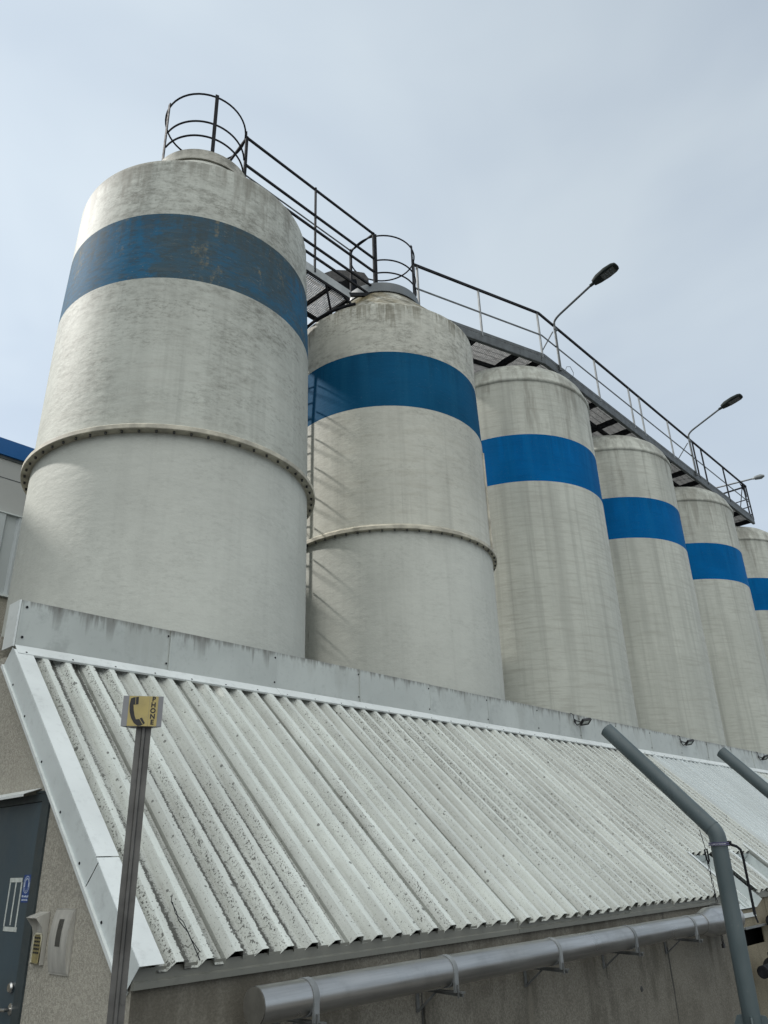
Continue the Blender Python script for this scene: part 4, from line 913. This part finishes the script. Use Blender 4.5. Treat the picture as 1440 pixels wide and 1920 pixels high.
# ------------------------------------------------------------------ phone sign post
PS = thing('phone_sign_post', 'grey steel post carrying a small yellow PHONE sign with a handset symbol', 'sign post', (1.535, 2.62, 0))
fd = Vector((0.859, -0.512, 0)); fn = Vector((-0.512, -0.859, 0)); fz = Vector((0, 0, 1)); po = Vector((1.527, 2.605, 0))
pm = MB()
pm.prism([(-0.0265, 0.0), (-0.0085, 0.0), (-0.0045, 0.011), (0.0045, 0.011), (0.0085, 0.0), (0.0265, 0.0), (0.0265, -0.03), (-0.0265, -0.03)], po, fd, fn, fz, 2.17)
pm.tube([po + fn * 0.004 + fz * 1.30 + fd * 0.018, po + fn * 0.001 + fz * 1.30 + fd * 0.018], 0.006, 8)
pm.build('post', m_post, PS)
so = Vector((1.511, 2.598, 2.2125))
bx = MB(); bx.prism([(-0.0705, 0.014), (0.0705, 0.014), (0.0705, 0.006), (0.030, -0.040), (-0.030, -0.040), (-0.0705, 0.006)], so - fz * 0.054, fd, fn, fz, 0.108)
bx.build('sign_box', m_sbox, PS)
pl = MB(); pl.frame_box(so, fd, fn, fz, (-0.050, 0.0215), (0.0143, 0.0152), (-0.0535, 0.0535)); pl.frame_box(so, fd, fn, fz, (0.0223, 0.0525), (0.0143, 0.0152), (-0.0535, 0.0535)); pl.build('sticker', m_yellow, PS)
# handset symbol outline (u right, v up)
hs = [(-0.017, 0.0515), (-0.036, 0.048), (-0.0445, 0.044), (-0.047, 0.020), (-0.0445, -0.004), (-0.037, -0.026), (-0.026, -0.043), (-0.013, -0.0525), (-0.002, -0.052), (0.009, -0.046), (0.0125, -0.043),
      (0.0005, -0.0235), (-0.003, -0.0245), (-0.0105, -0.029), (-0.0205, -0.030), (-0.0255, -0.018), (-0.031, 0.004), (-0.0335, 0.022), (-0.0265, 0.0225), (-0.0195, 0.0235), (-0.0165, 0.0245)]
hm = MB(); hm.prism(hs, so + fn * 0.0154, fd, fz, fn, 0.0006); hm.build('handset_symbol', m_ink, PS)
hl = MB()
hl.prism([(-0.0285, 0.0505), (-0.0270, 0.0505), (-0.0258, 0.0235), (-0.0273, 0.0235)], so + fn * 0.0162, fd, fz, fn, 0.0003)
hl.prism([(-0.0095, -0.0275), (-0.0080, -0.0265), (0.0062, -0.0465), (0.0047, -0.0475)], so + fn * 0.0162, fd, fz, fn, 0.0003)
hl.build('symbol_lines', m_yellow, PS)
for i, chh in enumerate('PHONE'):
    text_mesh('lettering', chh, 0.0235, m_ink, PS, so + fn * 0.0158 + fz * (0.0425 - i * 0.0206) + fd * (0.0365), fd, fz, bold=0.0009)

# ------------------------------------------------------------------ warehouse behind
WH = thing('warehouse', 'grey panelled warehouse with a blue roof edge behind the left end silo', 'building', (-6, 10.95, 0))
WY = 10.95; WX = 4.22
MB().box(WX, 14.0, WY + 0.02, WY + 0.30, 7.61, 8.66).build('shade_block', m_clad, WH)  # unseen slab added to set the shade edge low on the second silo
MB().box(1.002, 12.0, WY, WY + 14, 0, 7.30).build('wall', m_clad, WH)
MB().box(-30, 12.1, WY - 0.06, WY - 0.005, 7.344, 7.60).box(1.1, 12.1, WY, WY + 14.1, 7.344, 7.60).build('blue_fascia', m_blue, WH)
MB().box(-30, 12.05, WY - 0.02, WY - 0.001, 7.30, 7.343).box(-30, 12, WY - 0.004, WY - 0.001, 7.0, 7.012).build('joint', m_steel2, WH)
MB().prism([(-30, 0), (1.0, 0), (1.0, 8.40), (0.4, 8.74), (-0.6, 9.35), (-1.5, 10.2), (-3.0, 10.6), (-30, 10.6)], (0, WY + 0.01, 0), (1, 0, 0), (0, 0, 1), (0, 1, 0), 0.6).build('shade_block', m_clad, WH)  # unseen taller block added, outlined so its shade covers gable and roof
rb_ = MB(); pr = []; x = -30.0
while x < 12: pr += [(x, 0), (x + 0.10, 0), (x + 0.13, 0.045), (x + 0.23, 0.045), (x + 0.26, 0)]; x += 0.30
n = len(pr); vs = []
for z in (5.244, 6.43): vs += [(a, WY - 0.03 - h, z) for a, h in pr]
rb_.add(vs, [(i, i + 1, n + i + 1, n + i) for i in range(n - 1)]); rb_.build('ribbed_cladding', m_rib, WH)
MB().box(-30, 12, WY - 0.09, WY - 0.002, 6.432, 6.45).box(-30, 12, WY - 0.085, WY - 0.002, 5.215, 5.242).build('cladding_trim', m_trim2, WH)
MB().box(-30, 12, WY - 0.025, WY - 0.0025, 0, 5.21).build('base_wall', m_gable, WH)

for o in bpy.data.objects:
    if '_o' in o: del o['_o']
